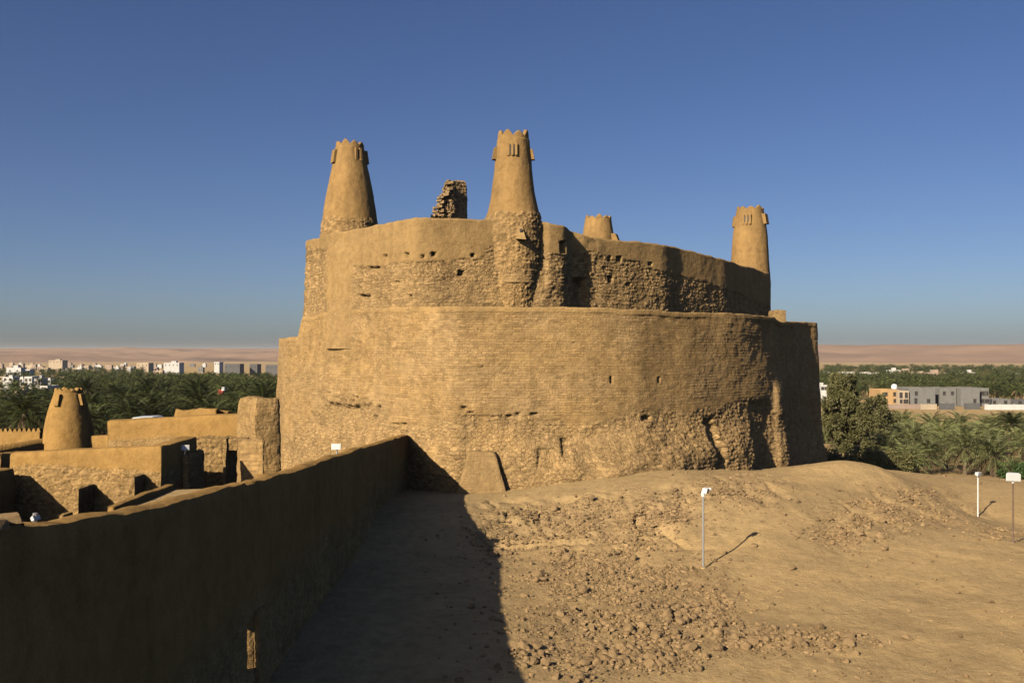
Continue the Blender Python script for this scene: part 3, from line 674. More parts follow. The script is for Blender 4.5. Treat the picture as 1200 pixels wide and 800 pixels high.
def ruin():
    """tall ragged remnant of a collapsed tower in the court: broken rubble face on the left, flat dark face to the right"""
    r = random.Random(5); Y = 76.0; k = Y / F; one = lambda x, y, z: np.ones(x.shape)
    q = lambda px, py, dy: P(px, py, Y + dy)
    def lump(pb, pt, seed, wob, sa, mb):
        grid_box([q(*p) for p in pb] + [q(*p) for p in pt], .055, wob, 1.5, .12, one, sa, cell=3.4, seed=seed, mb=mb)
    mb = MB()
    lump([(510, 290, -.9), (531, 290, -1.0), (534, 290, 1.2), (511, 290, 1.2)], [(516, 234, -.7), (531, 224, -.8), (533, 224, .9), (517, 232, .9)], 31, .30, .26, mb)
    lump([(527, 290, -1.0), (550, 290, .9), (546, 290, 1.9), (524, 290, 1.4)], [(524, 210.5, -.75), (547, 214, .7), (543, 212, 1.3), (521, 213, .9)], 37, .16, .10, mb)
    lump([(519, 250, -.85), (533, 250, -.9), (533, 250, .8), (520, 250, .8)], [(521, 217, -.6), (530, 213.5, -.6), (531, 214, .6), (522, 216, .6)], 41, .24, .24, mb)
    for _ in range(46):      # loose bricks still bonded along the broken edge
        py = r.uniform(214, 262); px = np.interp(py, [214, 226, 240, 262], [524, 517, 511, 508]) + r.uniform(-1, 9); dy = r.uniform(-1.15, -.6); w, h, d = r.uniform(.10, .24), r.uniform(.06, .12), r.uniform(.10, .25)
        c = q(px, py, dy); a = r.uniform(-.5, .5); ca, sa = math.cos(a), math.sin(a)
        v = [(c[0] + ca * u * w - sa * t * d, c[1] + sa * u * w + ca * t * d, c[2] + z * h + u * .03) for z in (-1, 1) for u, t in ((-1, -1), (1, -1), (1, 1), (-1, 1))]
        mb.hexa(v, stone=1, tint=r.uniform(.3, .8))
    mb.build('ruined_stub', M['rock'], castle)['label'] = 'ragged stub of a collapsed tower showing above the upper wall'
ruin()

# ------------------------------------------------------------------ mud wall beside the viewpoint
def side_wall():
    tab = [(11, -2.12), (11.6, -2.15), (12, -2.2), (13.2, -2.31), (14.7, -2.47), (17.8, -2.72), (22, -3.02), (27, -3.3), (33, -3.62), (40, -4.0), (48, -4.42), (56.2, -4.88)]
    zt = lambda y: np.interp(y, [a for a, b in tab], [b for a, b in tab])
    e = empty('mud_wall', (-6.3, 30, -8), 'long shaded mud wall running up to the fortress, its rounded top sunlit', 'wall')
    mb = MB(); nf = lambda x, y, z: sstep(-5.6, -6.6, z + .5 * fbm(y * .5, z * .5, 1, 501, 3)) * .9
    def seg(y0, y1, zb, zt0, zt1, splay0=0, splay1=0, step=.12, th=.52, tw=.07):
        x1, x0 = -6.0, -6.0 - th
        c8 = [(x0, y0 + splay0, zb), (x1, y0, zb), (x1, y1, zb), (x0, y1 + splay1, zb), (x0, y0 + splay0, zt0), (x1, y0, zt0), (x1, y1, zt1), (x0, y1 + splay1, zt1)]
        grid_box(c8, step, .05, .8, .14, nf, .07, seed=503, mb=mb, top_wob=tw)
    def bend(y0, y1):
        def f(p):
            q = p.copy(); y = p[..., 1]; lin = zt(y0) + (zt(y1) - zt(y0)) * (y - y0) / (y1 - y0)
            q[..., 2] += (zt(y) - lin) * np.clip((p[..., 2] + 9.4) / (lin + 9.4), 0, 1); return q
        return f
    def long(y0, y1, s0, s1): 
        c8 = [(-6.52, y0 + s0, -9.4), (-6.0, y0, -9.4), (-6.0, y1, -9.4), (-6.52, y1 + s1, -9.4), (-6.52, y0 + s0, zt(y0)), (-6.0, y0, zt(y0)), (-6.0, y1, zt(y1)), (-6.52, y1 + s1, zt(y1))]
        grid_box(c8, .09, .05, .8, .14, nf, .07, seed=503, mb=mb, top_wob=.09, warp=bend(y0, y1))
    long(11.3, 21.5, 0, -.03); long(21.95, 56.2, -.20, 0)
    seg(21.1, 22.3, -6.15, zt(21.1) - .05, zt(22.3) - .05, th=.5); seg(21.1, 22.3, -9.4, -7.35, -7.35, tw=0, th=.5)
    grid_box(quad_block(-6.12, -5.91, 21.99, 22.5, -9.4, -6.05), .06, .03, 2, .05, nf, .04, seed=507, mb=mb)  # added lip, put here only to catch sun leaking through the slit
    o = mb.build('wall', M['mud'], e, True)
    # higher return of the wall next to the viewpoint, capped with flat stones
    mb = MB(); grid_box(quad_block(-7.6, -6.0, 6.5, 11.75, -9.4, (-1.93, -1.96, -2.08, -2.05)), .12, .05, .8, .12, nf, .06, seed=521, mb=mb)
    r = random.Random(3)
    mb.build('wall_return', M['mud'], e, True)
    mb = MB()
    for i in range(26):
        x, y = r.uniform(-7.5, -6.05), r.uniform(9.0, 11.7); w, d, h = r.uniform(.12, .28), r.uniform(.1, .22), r.uniform(.03, .07); a = r.uniform(0, 3)
        z = -1.93 - .13 * (y - 6.5) / 5.2 * .9
        ca, sa = math.cos(a), math.sin(a); v = []
        for zz, s in ((z - .05, 1), (z + h, .8)):
            for u, q in ((-1, -1), (1, -1), (1, 1), (-1, 1)): v.append((x + s * (u * w * ca - q * d * sa) * r.uniform(.8, 1.1), y + s * (u * w * sa + q * d * ca), zz + r.uniform(-.01, .02)))
        mb.hexa(v, stone=1, tint=r.uniform(.3, .8))
    o = mb.build('coping_stones', M['rock'], e)
side_wall()

# ------------------------------------------------------------------ courtyard on the left
def S_below(z0, jit=.25, seed=1):
    return lambda x, y, z: sstep(.10, -.10, z - z0 + jit * fbm(x * .9, y * .9, z * .9, seed, 3))
ALL = lambda x, y, z: np.ones(x.shape)
NONE = None
def block_thing(name, c8, label, cat, mat='mud', group=None, **k):
    mb = grid_box(c8, **k); o = mb.build(name, M[mat], None, True)
    return tag(o, label, cat, group)
def pier(px0, px1, py_top, Y0, Y1, zb, label, seed):
    x0, x1 = (px0 - CX) / F * Y0, (px1 - CX) / F * Y0; zt = -(py_top - HY) / F * Y0
    return block_thing('stone_pier', quad_block(x0, x1, Y0, Y1, zb, zt), label, 'pier', group='rubble stone piers in the court', step=.06, wob=.05, wsc=1.6, rnd=.07, stone_fn=ALL, sa=.07, cell=5, seed=seed)
def courtyard():
    zl, zr = -(530 - HY) / F * 34.2, -(521.5 - HY) / F * 32.9
    bandA = lambda x, y, z: sstep(.06, -.06, z + 4.13 + .14 * fbm(x * 1.5, y, z, 601, 3))
    hut = empty('stone_hut', (-15, 34.5, -9), 'roofless hut of rubble stone with a smooth mud band along its top', 'building')
    kw = dict(step=.055, wob=.035, wsc=1, rnd=.10, stone_fn=bandA, sa=.09, cell=5.2)
    grid_box([(-18.35, 34.2, -9), (-12.30, 32.9, -9), (-12.2, 33.5, -9), (-18.2, 34.8, -9), (-18.35, 34.2, zl), (-12.30, 32.9, zr), (-12.2, 33.5, zr), (-18.2, 34.8, zl)], seed=602, **kw).build('front_wall', M['mud'], hut, True)
    grid_box([(-12.85, 33.45, -9), (-12.22, 33.3, -9), (-11.85, 35.4, -9), (-12.5, 35.5, -9), (-12.85, 33.45, zr - .03), (-12.22, 33.3, zr - .03), (-11.85, 35.4, zr + .12), (-12.5, 35.5, zr + .12)], seed=603, **kw).build('side_wall', M['mud'], hut, True)
    grid_box([(-17.9, 36.4, -9), (-11.9, 35.1, -9), (-11.8, 35.6, -9), (-17.8, 36.9, -9), (-17.9, 36.4, zl - .3), (-12.4, 35.1, zr - .2), (-12.3, 35.6, zr - .2), (-17.8, 36.9, zl - .3)], seed=604, **kw).build('back_wall', M['mud'], hut, True)
    # stub piers standing out from the hut wall
    pier(85, 92.5, 572, 32.2, 33.5, -9, 'tallest shaded stone pier below the hut wall, beside a low dark opening', 611)
    pier(150.5, 158, 558, 32.1, 33.1, -9, 'stone pier against the hut wall, right beside the lit roof slab', 613)
    pier(68, 74.5, 602, 30.9, 31.6, -9, 'lowest stone pier, just its top peeping over the mud wall', 615)
    # left wall and its lower continuation
    block_thing('court_wall', [(-19.2, 20, -9.4), (-17.75, 20, -9.4), (-17.75, 33.6, -9.4), (-19.2, 33.9, -9.4), (-19.2, 20, -3.6), (-17.75, 20, -3.6), (-17.75, 33.6, -4.15), (-19.2, 33.9, -4.15)],
        'low mud wall at the left edge of the court whose side is in shade', 'wall', step=.12, wob=.05, rnd=.12, seed=621)
    block_thing('high_mud_wall', [(-19.55, 34.9, -9.4), (-19.0, 34.9, -9.4), (-21.4, 42, -9.4), (-21.95, 42, -9.4), (-19.55, 34.9, -3.75), (-19.0, 34.9, -3.75), (-21.4, 42, -4.45), (-21.95, 42, -4.45)],
        'mud wall behind the hut beside the crenellated wall, its end in shade', 'wall', step=.14, wob=.05, rnd=.12, seed=623)
    # flat roof slab beside the side wall
    c8 = [(-8.95, 21.3, -4.3), (-6.55, 21.3, -4.3), (-6.55, 25.7, -4.4), (-9.15, 25.2, -4.4), (-8.95, 21.3, -3.62), (-6.55, 21.3, -3.58), (-6.55, 25.7, -3.66), (-9.15, 25.2, -3.70)]
    e = empty('flat_roof', (-7.8, 23.5, -3.7), 'flat mud roof with a raised kerb, lit beside the long shaded wall', 'roof')
    grid_box(c8, .1, .03, 1, .06, NONE, seed=631).build('slab', M['ground'], e, True)
    c8 = [(-9.12, 21.1, -4.3), (-8.94, 21.1, -4.3), (-9.10, 25.3, -4.4), (-9.30, 25.3, -4.4), (-9.12, 21.1, -3.44), (-8.94, 21.1, -3.46), (-9.10, 25.3, -3.55), (-9.30, 25.3, -3.53)]
    grid_box(c8, .08, .03, 1.2, .06, NONE, seed=633).build('kerb', M['mud'], e, True)
    # inner stone walls towards the fortress
    zc = -(514 - HY) / F * 37.6
    block_thing('ruined_wall', quad_block(-13.6, -11.25, 37.6, 38.5, -9, (zc + .06, zc, zc, zc)), 'pocked rubble stone wall behind the shaded pier, left of the dark doorway', 'wall', step=.06, wob=.06, wsc=1.4, rnd=.08, stone_fn=ALL, sa=.11, cell=4.4, seed=641)
    pier(213, 221.5, 532, 34.2, 36.0, -9, 'thick stone pier with a lit narrow front between the hut and the pocked wall', 643)
    pier(261, 265.5, 513, 37.15, 37.62, -9, 'tall slim stone pier beside the dark doorway', 645)
    block_thing('stone_wall', [(-10.75, 37.0, -9), (-9.75, 36.8, -9), (-9.8, 37.15, -9), (-10.7, 37.4, -9), (-10.75, 37.0, -3.45), (-9.75, 36.8, -3.42), (-9.8, 37.15, -3.42), (-10.7, 37.4, -3.45)],
        'narrow coursed stone wall right of the dark doorway', 'wall', step=.06, wob=.06, wsc=1.2, rnd=.1, stone_fn=ALL, sa=.05, cell=4.4, seed=651, coursed=True)
    block_thing('stone_lintel', quad_block(-11.3, -10.7, 37.25, 38.3, -3.9, -3.46), 'stone lintel over the dark doorway', 'lintel', step=.06, wob=.04, wsc=1.4, rnd=.06, stone_fn=ALL, sa=.06, cell=5, seed=653)
    # plaster wall behind
    zl, zr = -(493 - HY) / F * 45.6, -(483 - HY) / F * 45
    block_thing('plaster_wall', [(-19.5, 45.6, -9), (-11.7, 45, -9), (-11.7, 45.9, -9), (-19.8, 46.5, -9), (-19.72, 45.6, zl), (-11.7, 45, zr), (-11.7, 45.9, zr), (-20.0, 46.5, zl)],
        'long smooth ochre plastered wall across the back of the court', 'wall', step=.1, wob=.06, wsc=.6, rnd=.12, stone_fn=S_below(-4.22, .2, 661), sa=.06, cell=4.5, seed=662)
    block_thing('stone_block', [(-11.35, 41.0, -9), (-10.15, 41.6, -9), (-11.2, 45.0, -9), (-13.2, 44.4, -9), (-11.22, 41.05, -2.12), (-10.27, 41.55, -2.16), (-11.2, 45.0, -2.2), (-13.0, 44.4, -2.1)],
        'tall dull stone wall stub between the plastered wall and the fortress flank', 'wall stub', step=.07, wob=.08, wsc=1, rnd=.14, stone_fn=ALL, sa=.05, cell=4, seed=671, coursed=True, top_wob=.25)
    block_thing('ruined_house', [(-25.2, 70, -11), (-21.8, 69.4, -11), (-21.6, 72.5, -11), (-25, 72.8, -11), (-25.2, 70, -4.25), (-21.8, 69.4, -4.35), (-21.6, 72.5, -4.5), (-25, 72.8, -4.5)],
        'ruined mud hut roof peeping over the plastered wall in front of the palms', 'hut', step=.12, wob=.12, wsc=1.0, rnd=.15, seed=681, top_wob=.35)
    # gate post behind the plastered wall end: the shaded gap
    block_thing('garden_wall', [(-31, 66, -11), (-20.4, 63.5, -11), (-20.4, 64.1, -11), (-31, 66.6, -11), (-31, 66, -5.9), (-20.4, 63.5, -5.6), (-20.4, 64.1, -5.6), (-31, 66.6, -5.9)],
        'low mud garden wall between the round tower and the plastered wall', 'wall', step=.16, wob=.06, rnd=.12, seed=683)
courtyard()
def far_tower():
    Y = 66.0; k = Y / F; c = ((80.5 - CX) * k, Y)
    e = empty('round_watchtower', (c[0], c[1], -9), 'squat round mud watchtower with a crenellated rim rising from the left wall before the palms', 'tower')
    prof = [(-11, 31 * k), (-(522 - HY) * k, 28.6 * k), (-(505 - HY) * k, 27 * k), (-(490 - HY) * k, 24.2 * k), (-(475 - HY) * k, 20.4 * k), (-(465 - HY) * k, 17.2 * k), (-(460 - HY) * k, 15.3 * k)]
    V, st, ti = lathe(prof, c, 110, 701)
    nz = V.shape[1]; inner = V[:, -1:, :].copy(); m = np.array([c[0], c[1], prof[-1][0]]); inner = m + (inner - m) * .02
    V = np.concatenate([V, inner], 1); z1 = lambda a: np.concatenate([a, a[:, -1:]], 1)
    link('shaft', mesh_np('shaft', V.reshape(-1, 3), grid_faces(110, nz + 1, True), True, {'stone': z1(st).ravel(), 'tint': z1(ti).ravel()}), M['mud'], e)
    battlement(c, prof[-1][1] + .01, prof[-1][0] - .1, .42, 12, .2, 703, 'battlement', M['mud'], e, .45)
    face = math.atan2(-c[1], -c[0])
    for d in (-38, 48, 140, 220): mach_box(c, 17.5 * k, face + R(d), -(474 - HY) * k, -(461 - HY) * k, .42, .34, M['mud'], e, 1)
far_tower()
def toothed_wall(p0, p1, zb, z0, z1, th, tooth, h, label, seed):
    """wall topped with small pointed teeth"""
    p0, p1 = np.array(p0), np.array(p1); d = p1 - p0; L = np.linalg.norm(d); d /= L; n = np.array([d[1], -d[0]])
    a, b = p0 + n * 0, p1 + n * 0; a2, b2 = p0 - n * th, p1 - n * th
    e = empty('crenellated_wall', (*((p0 + p1) / 2), -9), label, 'wall')
    grid_box([(*a, zb), (*b, zb), (*b2, zb), (*a2, zb), (*a, z0), (*b, z1), (*b2, z1), (*a2, z0)], .16, .04, .8, .06, None, seed=seed).build('wall', M['mud'], e, True)
    mb = MB(); m = int(L / tooth)
    for i in range(m):
        c = (i + .5) / m; z = z0 + (z1 - z0) * c - .05; w = L / m * .48
        q = p0 + d * L * c - n * th * .18; t2 = th * .6
        A_, B_, C_, D_ = q - d * w, q + d * w, q + d * w - n * t2, q - d * w - n * t2
        k = .3
        top = [q - d * w * k, q + d * w * k, q + d * w * k - n * t2, q - d * w * k - n * t2]
        hh = h * random.uniform(.85, 1.1)
        mb.hexa([(*A_, z), (*B_, z), (*C_, z), (*D_, z)] + [(*t_, z + hh) for t_ in top], tint=.5)
    mb.build('merlons', M['mud'], e)['kind'] = 'stuff'
toothed_wall((-39.5, 67.2), (-33.4, 66.4), -11.5, -5.75, -5.65, .5, .36, .30, 'sunlit crenellated mud wall running left from the round watchtower', 711)
toothed_wall((-25.2, 46.2), (-31.4, 63.0), -11, -4.95, -6.15, .5, .42, .36, 'shaded crenellated mud wall in front of the sunlit one', 721)

# ------------------------------------------------------------------ lamps
def flood_head(mb_box, mb_glass, c, yaw, pitch, s):
    """box floodlight: tapered housing and a glass front"""
    cy, sy, cp, sp = math.cos(yaw), math.sin(yaw), math.cos(pitch), math.sin(pitch)
    def T(x, y, z):
        y2, z2 = y * cp - z * sp, y * sp + z * cp
        return (c[0] + s * (x * cy - y2 * sy), c[1] + s * (x * sy + y2 * cy), c[2] + s * z2)
    fr = [(-.5, -.3), (.5, -.3), (.5, .3), (-.5, .3)]
    v = [T(x, -.28, z) for x, z in fr] + [T(x * .72, .3, z * .7) for x, z in fr]
    mb_box.hexa(v)
    v = [T(x * .9, -.285, z * .88) for x, z in fr] + [T(x * .9, -.30, z * .88) for x, z in fr]
    mb_glass.hexa(v[4:] + v[:4])
def lamp_post(px, py, Y, h, r, mat, label, kind):
    X = (px - CX) / F * Y; z = float(ground_z(np.array([X]), np.array([Y]))[0]); zt = -(py - HY) / F * Y
    z = min(z, zt - 1); e = empty('floodlight_post', (X, Y, z), label, 'lamp post', 'floodlight posts on the sand')
    mb = MB(); mb.tube([(X, Y, z - .3), (X, Y, z + .3), (X, Y, zt - .16)], [r * 1.05, r, r * .92], 12); mb.build('pole', M[mat], e, True)
    mb = MB(); mb.tube([(X, Y, z - .1), (X, Y, z + .05)], [r * 3, r * 2.4], 14); mb.build('footing', M['rust'] if kind == 'dark' else M['ground'], e, True)
    b, g = MB(), MB()
    if kind == 'bent':       # white arm with the lamp turned right
        b.tube([(X, Y, zt - .18), (X - .01, Y, zt - .02), (X + .06, Y, zt + .07), (X + .3, Y + .04, zt + .10)], [.07, .075, .07, .06], 10)
        flood_head(b, g, (X + .10, Y, zt + .06), R(60), R(15), .34)
    else:
        b.tube([(X, Y, zt - .18), (X, Y, zt - .05)], [.05, .05], 8)
        flood_head(b, g, (X, Y - .02, zt + .12), R(-25 if kind == 'dark' else 35), R(12), .56 if kind == 'dark' else .42)
    ho = b.build('lamp_head', M['white'], e); g.build('lens', M['glass'], ho)
lamp_post(824, 576, 35.9, 3, .045, 'steel', 'white floodlight post with a bent head standing on the rubble slope, casting a long shadow', 'bent')
lamp_post(1146, 557, 62, 3, .045, 'white', 'small white floodlight post standing farthest off on the sand near the palms', 'far')
lamp_post(1187, 561, 41.2, 3, .038, 'rust', 'dark floodlight post with a white box lamp near the right edge', 'dark')
def wall_lamp(loc, yaw, pitch, s, label):
    e = empty('floodlight', loc, label, 'floodlight')
    b, g = MB(), MB(); flood_head(b, g, (loc[0], loc[1], loc[2] + .26 * s / .4), yaw, pitch, s)
    mb = MB(); mb.tube([(loc[0], loc[1], loc[2] - .1), (loc[0], loc[1], loc[2] + .14)], [.03, .03], 8); mb.build('bracket', M['steel'], e)
    h = b.build('lamp_head', M['white'], e); g.build('lens', M['glass'], h)
wall_lamp((-6.27, 33.6, -3.62), R(-8), R(-8), .34, 'white box floodlight on top of the long mud wall')
wall_lamp((-11.98, 34.35, -3.72), R(20), R(-10), .32, 'white floodlight on the hut corner in front of the shaded wall')
wall_lamp((-6.25, 12.3, -2.25), R(70), R(-25), .11, 'small white floodlight at the near end of the long mud wall')

# ------------------------------------------------------------------ stones
def ico(sub):
    t = (1 + 5 ** .5) / 2
    v = np.array([(-1,t,0),(1,t,0),(-1,-t,0),(1,-t,0),(0,-1,t),(0,1,t),(0,-1,-t),(0,1,-t),(t,0,-1),(t,0,1),(-t,0,-1),(-t,0,1)], float); v /= np.linalg.norm(v[0])
    f = np.array([(0,11,5),(0,5,1),(0,1,7),(0,7,10),(0,10,11),(1,5,9),(5,11,4),(11,10,2),(10,7,6),(7,1,8),(3,9,4),(3,4,2),(3,2,6),(3,6,8),(3,8,9),(4,9,5),(2,4,11),(6,2,10),(8,6,7),(9,8,1)])
    for _ in range(sub):
        v = list(map(tuple, v)); mid = {}; nf = []
        def m(a, b):
            k = (min(a, b), max(a, b))
            if k not in mid:
                p = (np.array(v[a]) + np.array(v[b])); v.append(tuple(p / np.linalg.norm(p))); mid[k] = len(v) - 1
            return mid[k]
        for a, b, c in f:
            ab, bc, ca = m(a, b), m(b, c), m(c, a); nf += [(a, ab, ca), (b, bc, ab), (c, ca, bc), (ab, bc, ca)]
        v, f = np.array(v), np.array(nf)
    return np.array(v), np.array(f)
def blocky(v, seed):
    """cut a ball by a few random planes: an angular broken stone"""
    r = np.random.default_rng(seed); v = v.copy()
    for _ in range(9):
        n = r.normal(size=3); n /= np.linalg.norm(n); d = r.uniform(.45, .8); q = v @ n; v -= np.outer(np.maximum(q - d, 0), n)
    return v * r.uniform([.8, .7, .55], [1.25, 1.0, .85])
def sample_rubble(n):
    w = np.array([c[4] * c[2] * c[3] for c in RUB]) ** .9; w /= w.sum(); k = rng.choice(len(RUB), n, p=w); c = np.array(RUB)[k]
    a = rng.normal(0, .52, (n, 2)); px, py = c[:, 0] + a[:, 0] * c[:, 2], c[:, 1] + a[:, 1] * c[:, 3]
    X, Y = hit(px, py); ok = ~np.isnan(Y) & (px < 1230) & (Y > 18)
    # clumps: keep where the noise is high
    dn = fbm(X * .9, Y * .9, 0, 801, 3)
    ok &= rng.random(n) < np.clip(.55 + 1.3 * dn, .12, 1)
    return X[ok], Y[ok]
def stones():
    X, Y = sample_rubble(36000)
    wx = rng.uniform(500, 1230, 700); wy = rng.uniform(590, 800, 700); X2, Y2 = hit(wx, wy)          # loose ones all over the sand
    X, Y = np.concatenate([X, X2[~np.isnan(Y2)]]), np.concatenate([Y, Y2[~np.isnan(Y2)]])
    lx = rng.uniform(1075, 1215, 160); ly = 562 + rng.normal(0, 1.6, 160) + 4 * np.sin(lx * .05); X3, Y3 = hit(lx, ly); ok3 = ~np.isnan(Y3)
    X, Y = np.concatenate([X, X3[ok3]]), np.concatenate([Y, Y3[ok3]])
    Z = ground_z(X, Y); n = len(X)
    size = .022 + .085 * rng.random(n) ** 3.5 + .025 * rng.random(n) + .14 * rng.random(n) ** 20
    big = np.argsort(-size / Y)[:280]; isbig = np.zeros(n, bool); isbig[big] = True; isbig &= Y > 0
    v0, f0 = ico(0); base = [blocky(v0, 900 + q) for q in range(12)]
    VV, FF, TT = [], [], []
    vi = 0
    for i in np.nonzero(~isbig)[0]:
        a = rng.uniform(0, 6.28); ca, sa = math.cos(a), math.sin(a); b = base[i % 12] * size[i]
        VV.append(np.stack([b[:, 0] * ca - b[:, 1] * sa + X[i], b[:, 0] * sa + b[:, 1] * ca + Y[i], b[:, 2] + Z[i] + size[i] * .15], -1)); FF.append(f0 + vi); TT.append(np.full(12, rng.uniform(.0, 1.0))); vi += 12
    me = mesh_np('rubble', np.concatenate(VV), np.concatenate(FF), False, {'stone': np.ones(vi), 'tint': np.concatenate(TT)})
    tag(link('rubble', me, M['rock']), 'small broken stones strewn over the sandy slopes below the fortress', 'rubble', kind='stuff')
    v1, f1 = ico(1); meshes = []
    for q in range(10):
        b = blocky(v1, 950 + q); m_ = mesh_np('rock', b, f1, False, {'stone': np.ones(len(b)), 'tint': np.full(len(b), rng.uniform(.3, .75))}); m_.materials.append(M['rock']); meshes.append(m_)
    for i in np.nonzero(isbig)[0]:
        o = bpy.data.objects.new('rock', meshes[i % 10]); COL.objects.link(o); s = size[i] * 1.15
        o.location = (X[i], Y[i], Z[i] + s * .15); o.scale = (s, s, s); o.rotation_euler = (rng.uniform(-.4, .4), rng.uniform(-.4, .4), rng.uniform(0, 6.28))
        tag(o, 'loose tan rock, larger than the rubble around it, lying on the slope below the fortress', 'rock', 'larger loose rocks on the rubble slopes')
stones()

# ------------------------------------------------------------------ palms and trees
def palm_crown(seed, nf=46, L=3.1, pairs=13, lw=.055):
    r = random.Random(seed); V, Fc, T, MI = [], [], [], []
    n = 0
    for k in range(nf):
        az = k * 2.39996 + r.uniform(-.25, .25); u = k / (nf - 1.0)
        el = R(84 - 118 * u ** 1.05 + r.uniform(-8, 8)); l = L * (.82 + .3 * math.sin(math.pi * min(1, u * 1.1))) * r.uniform(.88, 1.1); dry = u > .90
        droop = R(62 + 18 * r.random()) if u < .6 else R(48); seg = 7; p = Vector((0, 0, 0)); rach = [p.copy()]; dirs = []
        ca, sa = math.cos(az), math.sin(az)
        for s in range(seg):
            e = el - droop * ((s + .5) / seg) ** 1.5; d = Vector((ca * math.cos(e), sa * math.cos(e), math.sin(e))); dirs.append(d); p = p + d * (l / seg); rach.append(p.copy())
        side = Vector((-sa, ca, 0)); tint = r.uniform(.15, .9)
        # rachis: thin strip
        for s in range(seg):
            w = .035 * (1 - s / seg) + .008
            V += [rach[s] - side * w, rach[s] + side * w, rach[s + 1] + side * w * .8, rach[s + 1] - side * w * .8]; Fc.append((n, n + 1, n + 2, n + 3)); T += [.75] * 4; MI.append(1 if dry else 0); n += 4
        for q in range(pairs):
            f = .14 + .84 * (q + r.random() * .6) / pairs; s = min(seg - 1, int(f * seg)); a = f * seg - s; b = rach[s].lerp(rach[s + 1], a); d = dirs[s]; up = side.cross(d)
            ll = .62 * (math.sin(math.pi * (.16 + .80 * f)) ** .7) * r.uniform(.85, 1.1)
            for sg in (-1, 1):
                t = (d * .62 + side * sg * .72 + up * .30 * r.uniform(.2, 1.2)).normalized(); tip = b + t * ll + Vector((0, 0, -.16 * ll)); wv = d * lw
                V += [b - wv, b + wv, b.lerp(tip, .6) + wv * .8 + Vector((0, 0, .02)), tip]; Fc.append((n, n + 1, n + 2, n + 3)); tt = min(1, max(0, tint + r.uniform(-.18, .18))); T += [tt] * 4; MI.append(1 if dry else 0); n += 4
    return np.array([tuple(q) for q in V]), np.array(Fc), np.array(T), np.array(MI)
def palm_trunk(seed, h):
    r = random.Random(seed); mb = MB(); k = 14; pts = []; lean = (r.uniform(-.12, .12), r.uniform(-.12, .12))
    for i in range(k + 1):
        t = i / k; pts.append((lean[0] * h * t * t * .5, lean[1] * h * t * t * .5, -.4 + (h + .4) * t))
    rad = [(.26 - .06 * i / k) * (1.10 if i % 2 else .93) * (1.25 if i > k - 3 else 1) for i in range(k + 1)]
    mb.tube(pts, rad, 9); top = np.array(pts[-1])
    # cut leaf bases below the crown
    for q in range(26):
        a = q * 2.4; z = h - .1 - .9 * r.random(); c = Vector((top[0] + .2 * math.cos(a), top[1] + .2 * math.sin(a), z)); d = Vector((math.cos(a), math.sin(a), .9)) * .28
        s = Vector((-math.sin(a), math.cos(a), 0)) * .06
        mb.add([tuple(c - s), tuple(c + s), tuple(c + s * .5 + d), tuple(c - s * .5 + d)], [(0, 1, 2, 3)])
    return mb, top
palm_kinds = []
for q, (h, L, nf) in enumerate(((2.1, 3.6, 58), (3.1, 3.7, 56), (1.5, 3.3, 52), (6.6, 3.3, 54), (8.2, 3.4, 52), (5.6, 3.1, 50))):
    mb, top = palm_trunk(40 + q, h); tm = mb.mesh('trunk', True); tm.materials.append(M['trunk'])
    v, f, t, mi = palm_crown(60 + q, nf, L); cm = mesh_np('crown', v + top, f, False, {'tint': t}, mi); cm.materials.append(M['pale'] if q < 3 else M['frond']); cm.materials.append(M['dry'])
    palm_kinds.append((tm, cm, h))
def palm(x, y, kind, s, label, group):
    tm, cm, h = palm_kinds[kind]; z = float(ground_z(np.array([x]), np.array([y]), False)[0])
    e = empty('palm_tree', (x, y, z - .1), label, 'palm tree', group); e.rotation_euler = (0, 0, random.uniform(0, 6.28)); e.scale = (s, s, s)
    link('trunk', tm, None, e, True); link('crown', cm, None, e, True)
    return e
used = []
def far_enough(x, y, d):
    for a, b in used:
        if (a - x) ** 2 + (b - y) ** 2 < d * d: return False
    used.append((x, y)); return True
# the front row of the right-hand grove, palm by palm
RP = [(1062, 101, 2, .95, 'short date palm at the left end of the front row, beside the bushy tree'), (1088, 104, 0, .92, 'date palm in the front row with a low spreading crown, second from the bushy tree'),
      (1131, 103, 1, .98, 'tall date palm with a full pale drooping crown mid front row'), (1163, 101, 0, 1.08, 'date palm with a thick trunk in the front row, behind the small white lamp post'),
      (1109, 109, 1, .9, 'date palm half hidden between two front row crowns'), (1043, 108, 0, 1.0, 'date palm leaning out behind the dark bushy tree'), (1198, 106, 1, 1.0, 'date palm at the right edge of the picture with brown lower fronds'),
      (1072, 113, 1, 1.02, 'date palm with a high crown just behind the left of the front row'), (1148, 113, 1, 1.02, 'date palm with a high crown filling the gap in the front row'), (1182, 117, 3, .8, 'tall date palm rising behind the right end of the front row')]
for px, Y, kd, s, lab in RP:
    x = (px - CX) / F * Y; used.append((x, Y)); palm(x, Y, kd, s, lab, 'date palms of the right grove')
cnt = 0
while cnt < 52:
    Y = random.uniform(110, 168); px = random.uniform(965, 1300); x = (px - CX) / F * Y
    if (px < 1056 and Y < 140) or not far_enough(x, Y, 5.4): continue
    palm(x, Y, random.choice((0, 0, 1, 1, 2)), random.uniform(.85, 1.05), 'date palm standing deep in the grove behind the front row right of the fortress', 'date palms deep in the right grove'); cnt += 1
cnt = 0
while cnt < 205:
    Y = 84 + 130 * random.random() ** 1.25; px = random.uniform(-120, 372); x = (px - CX) / F * Y
    if (px > 95 and Y < 88) or not far_enough(x, Y, 4.4): continue
    palm(x, Y, random.choice((3, 3, 5, 5) if px < 70 else (3, 5, 5, 3, 4)), random.uniform(.85, 1.08), 'date palm among the nearer palms of the dense dark grove left of the fortress', 'date palms of the left grove'); cnt += 1
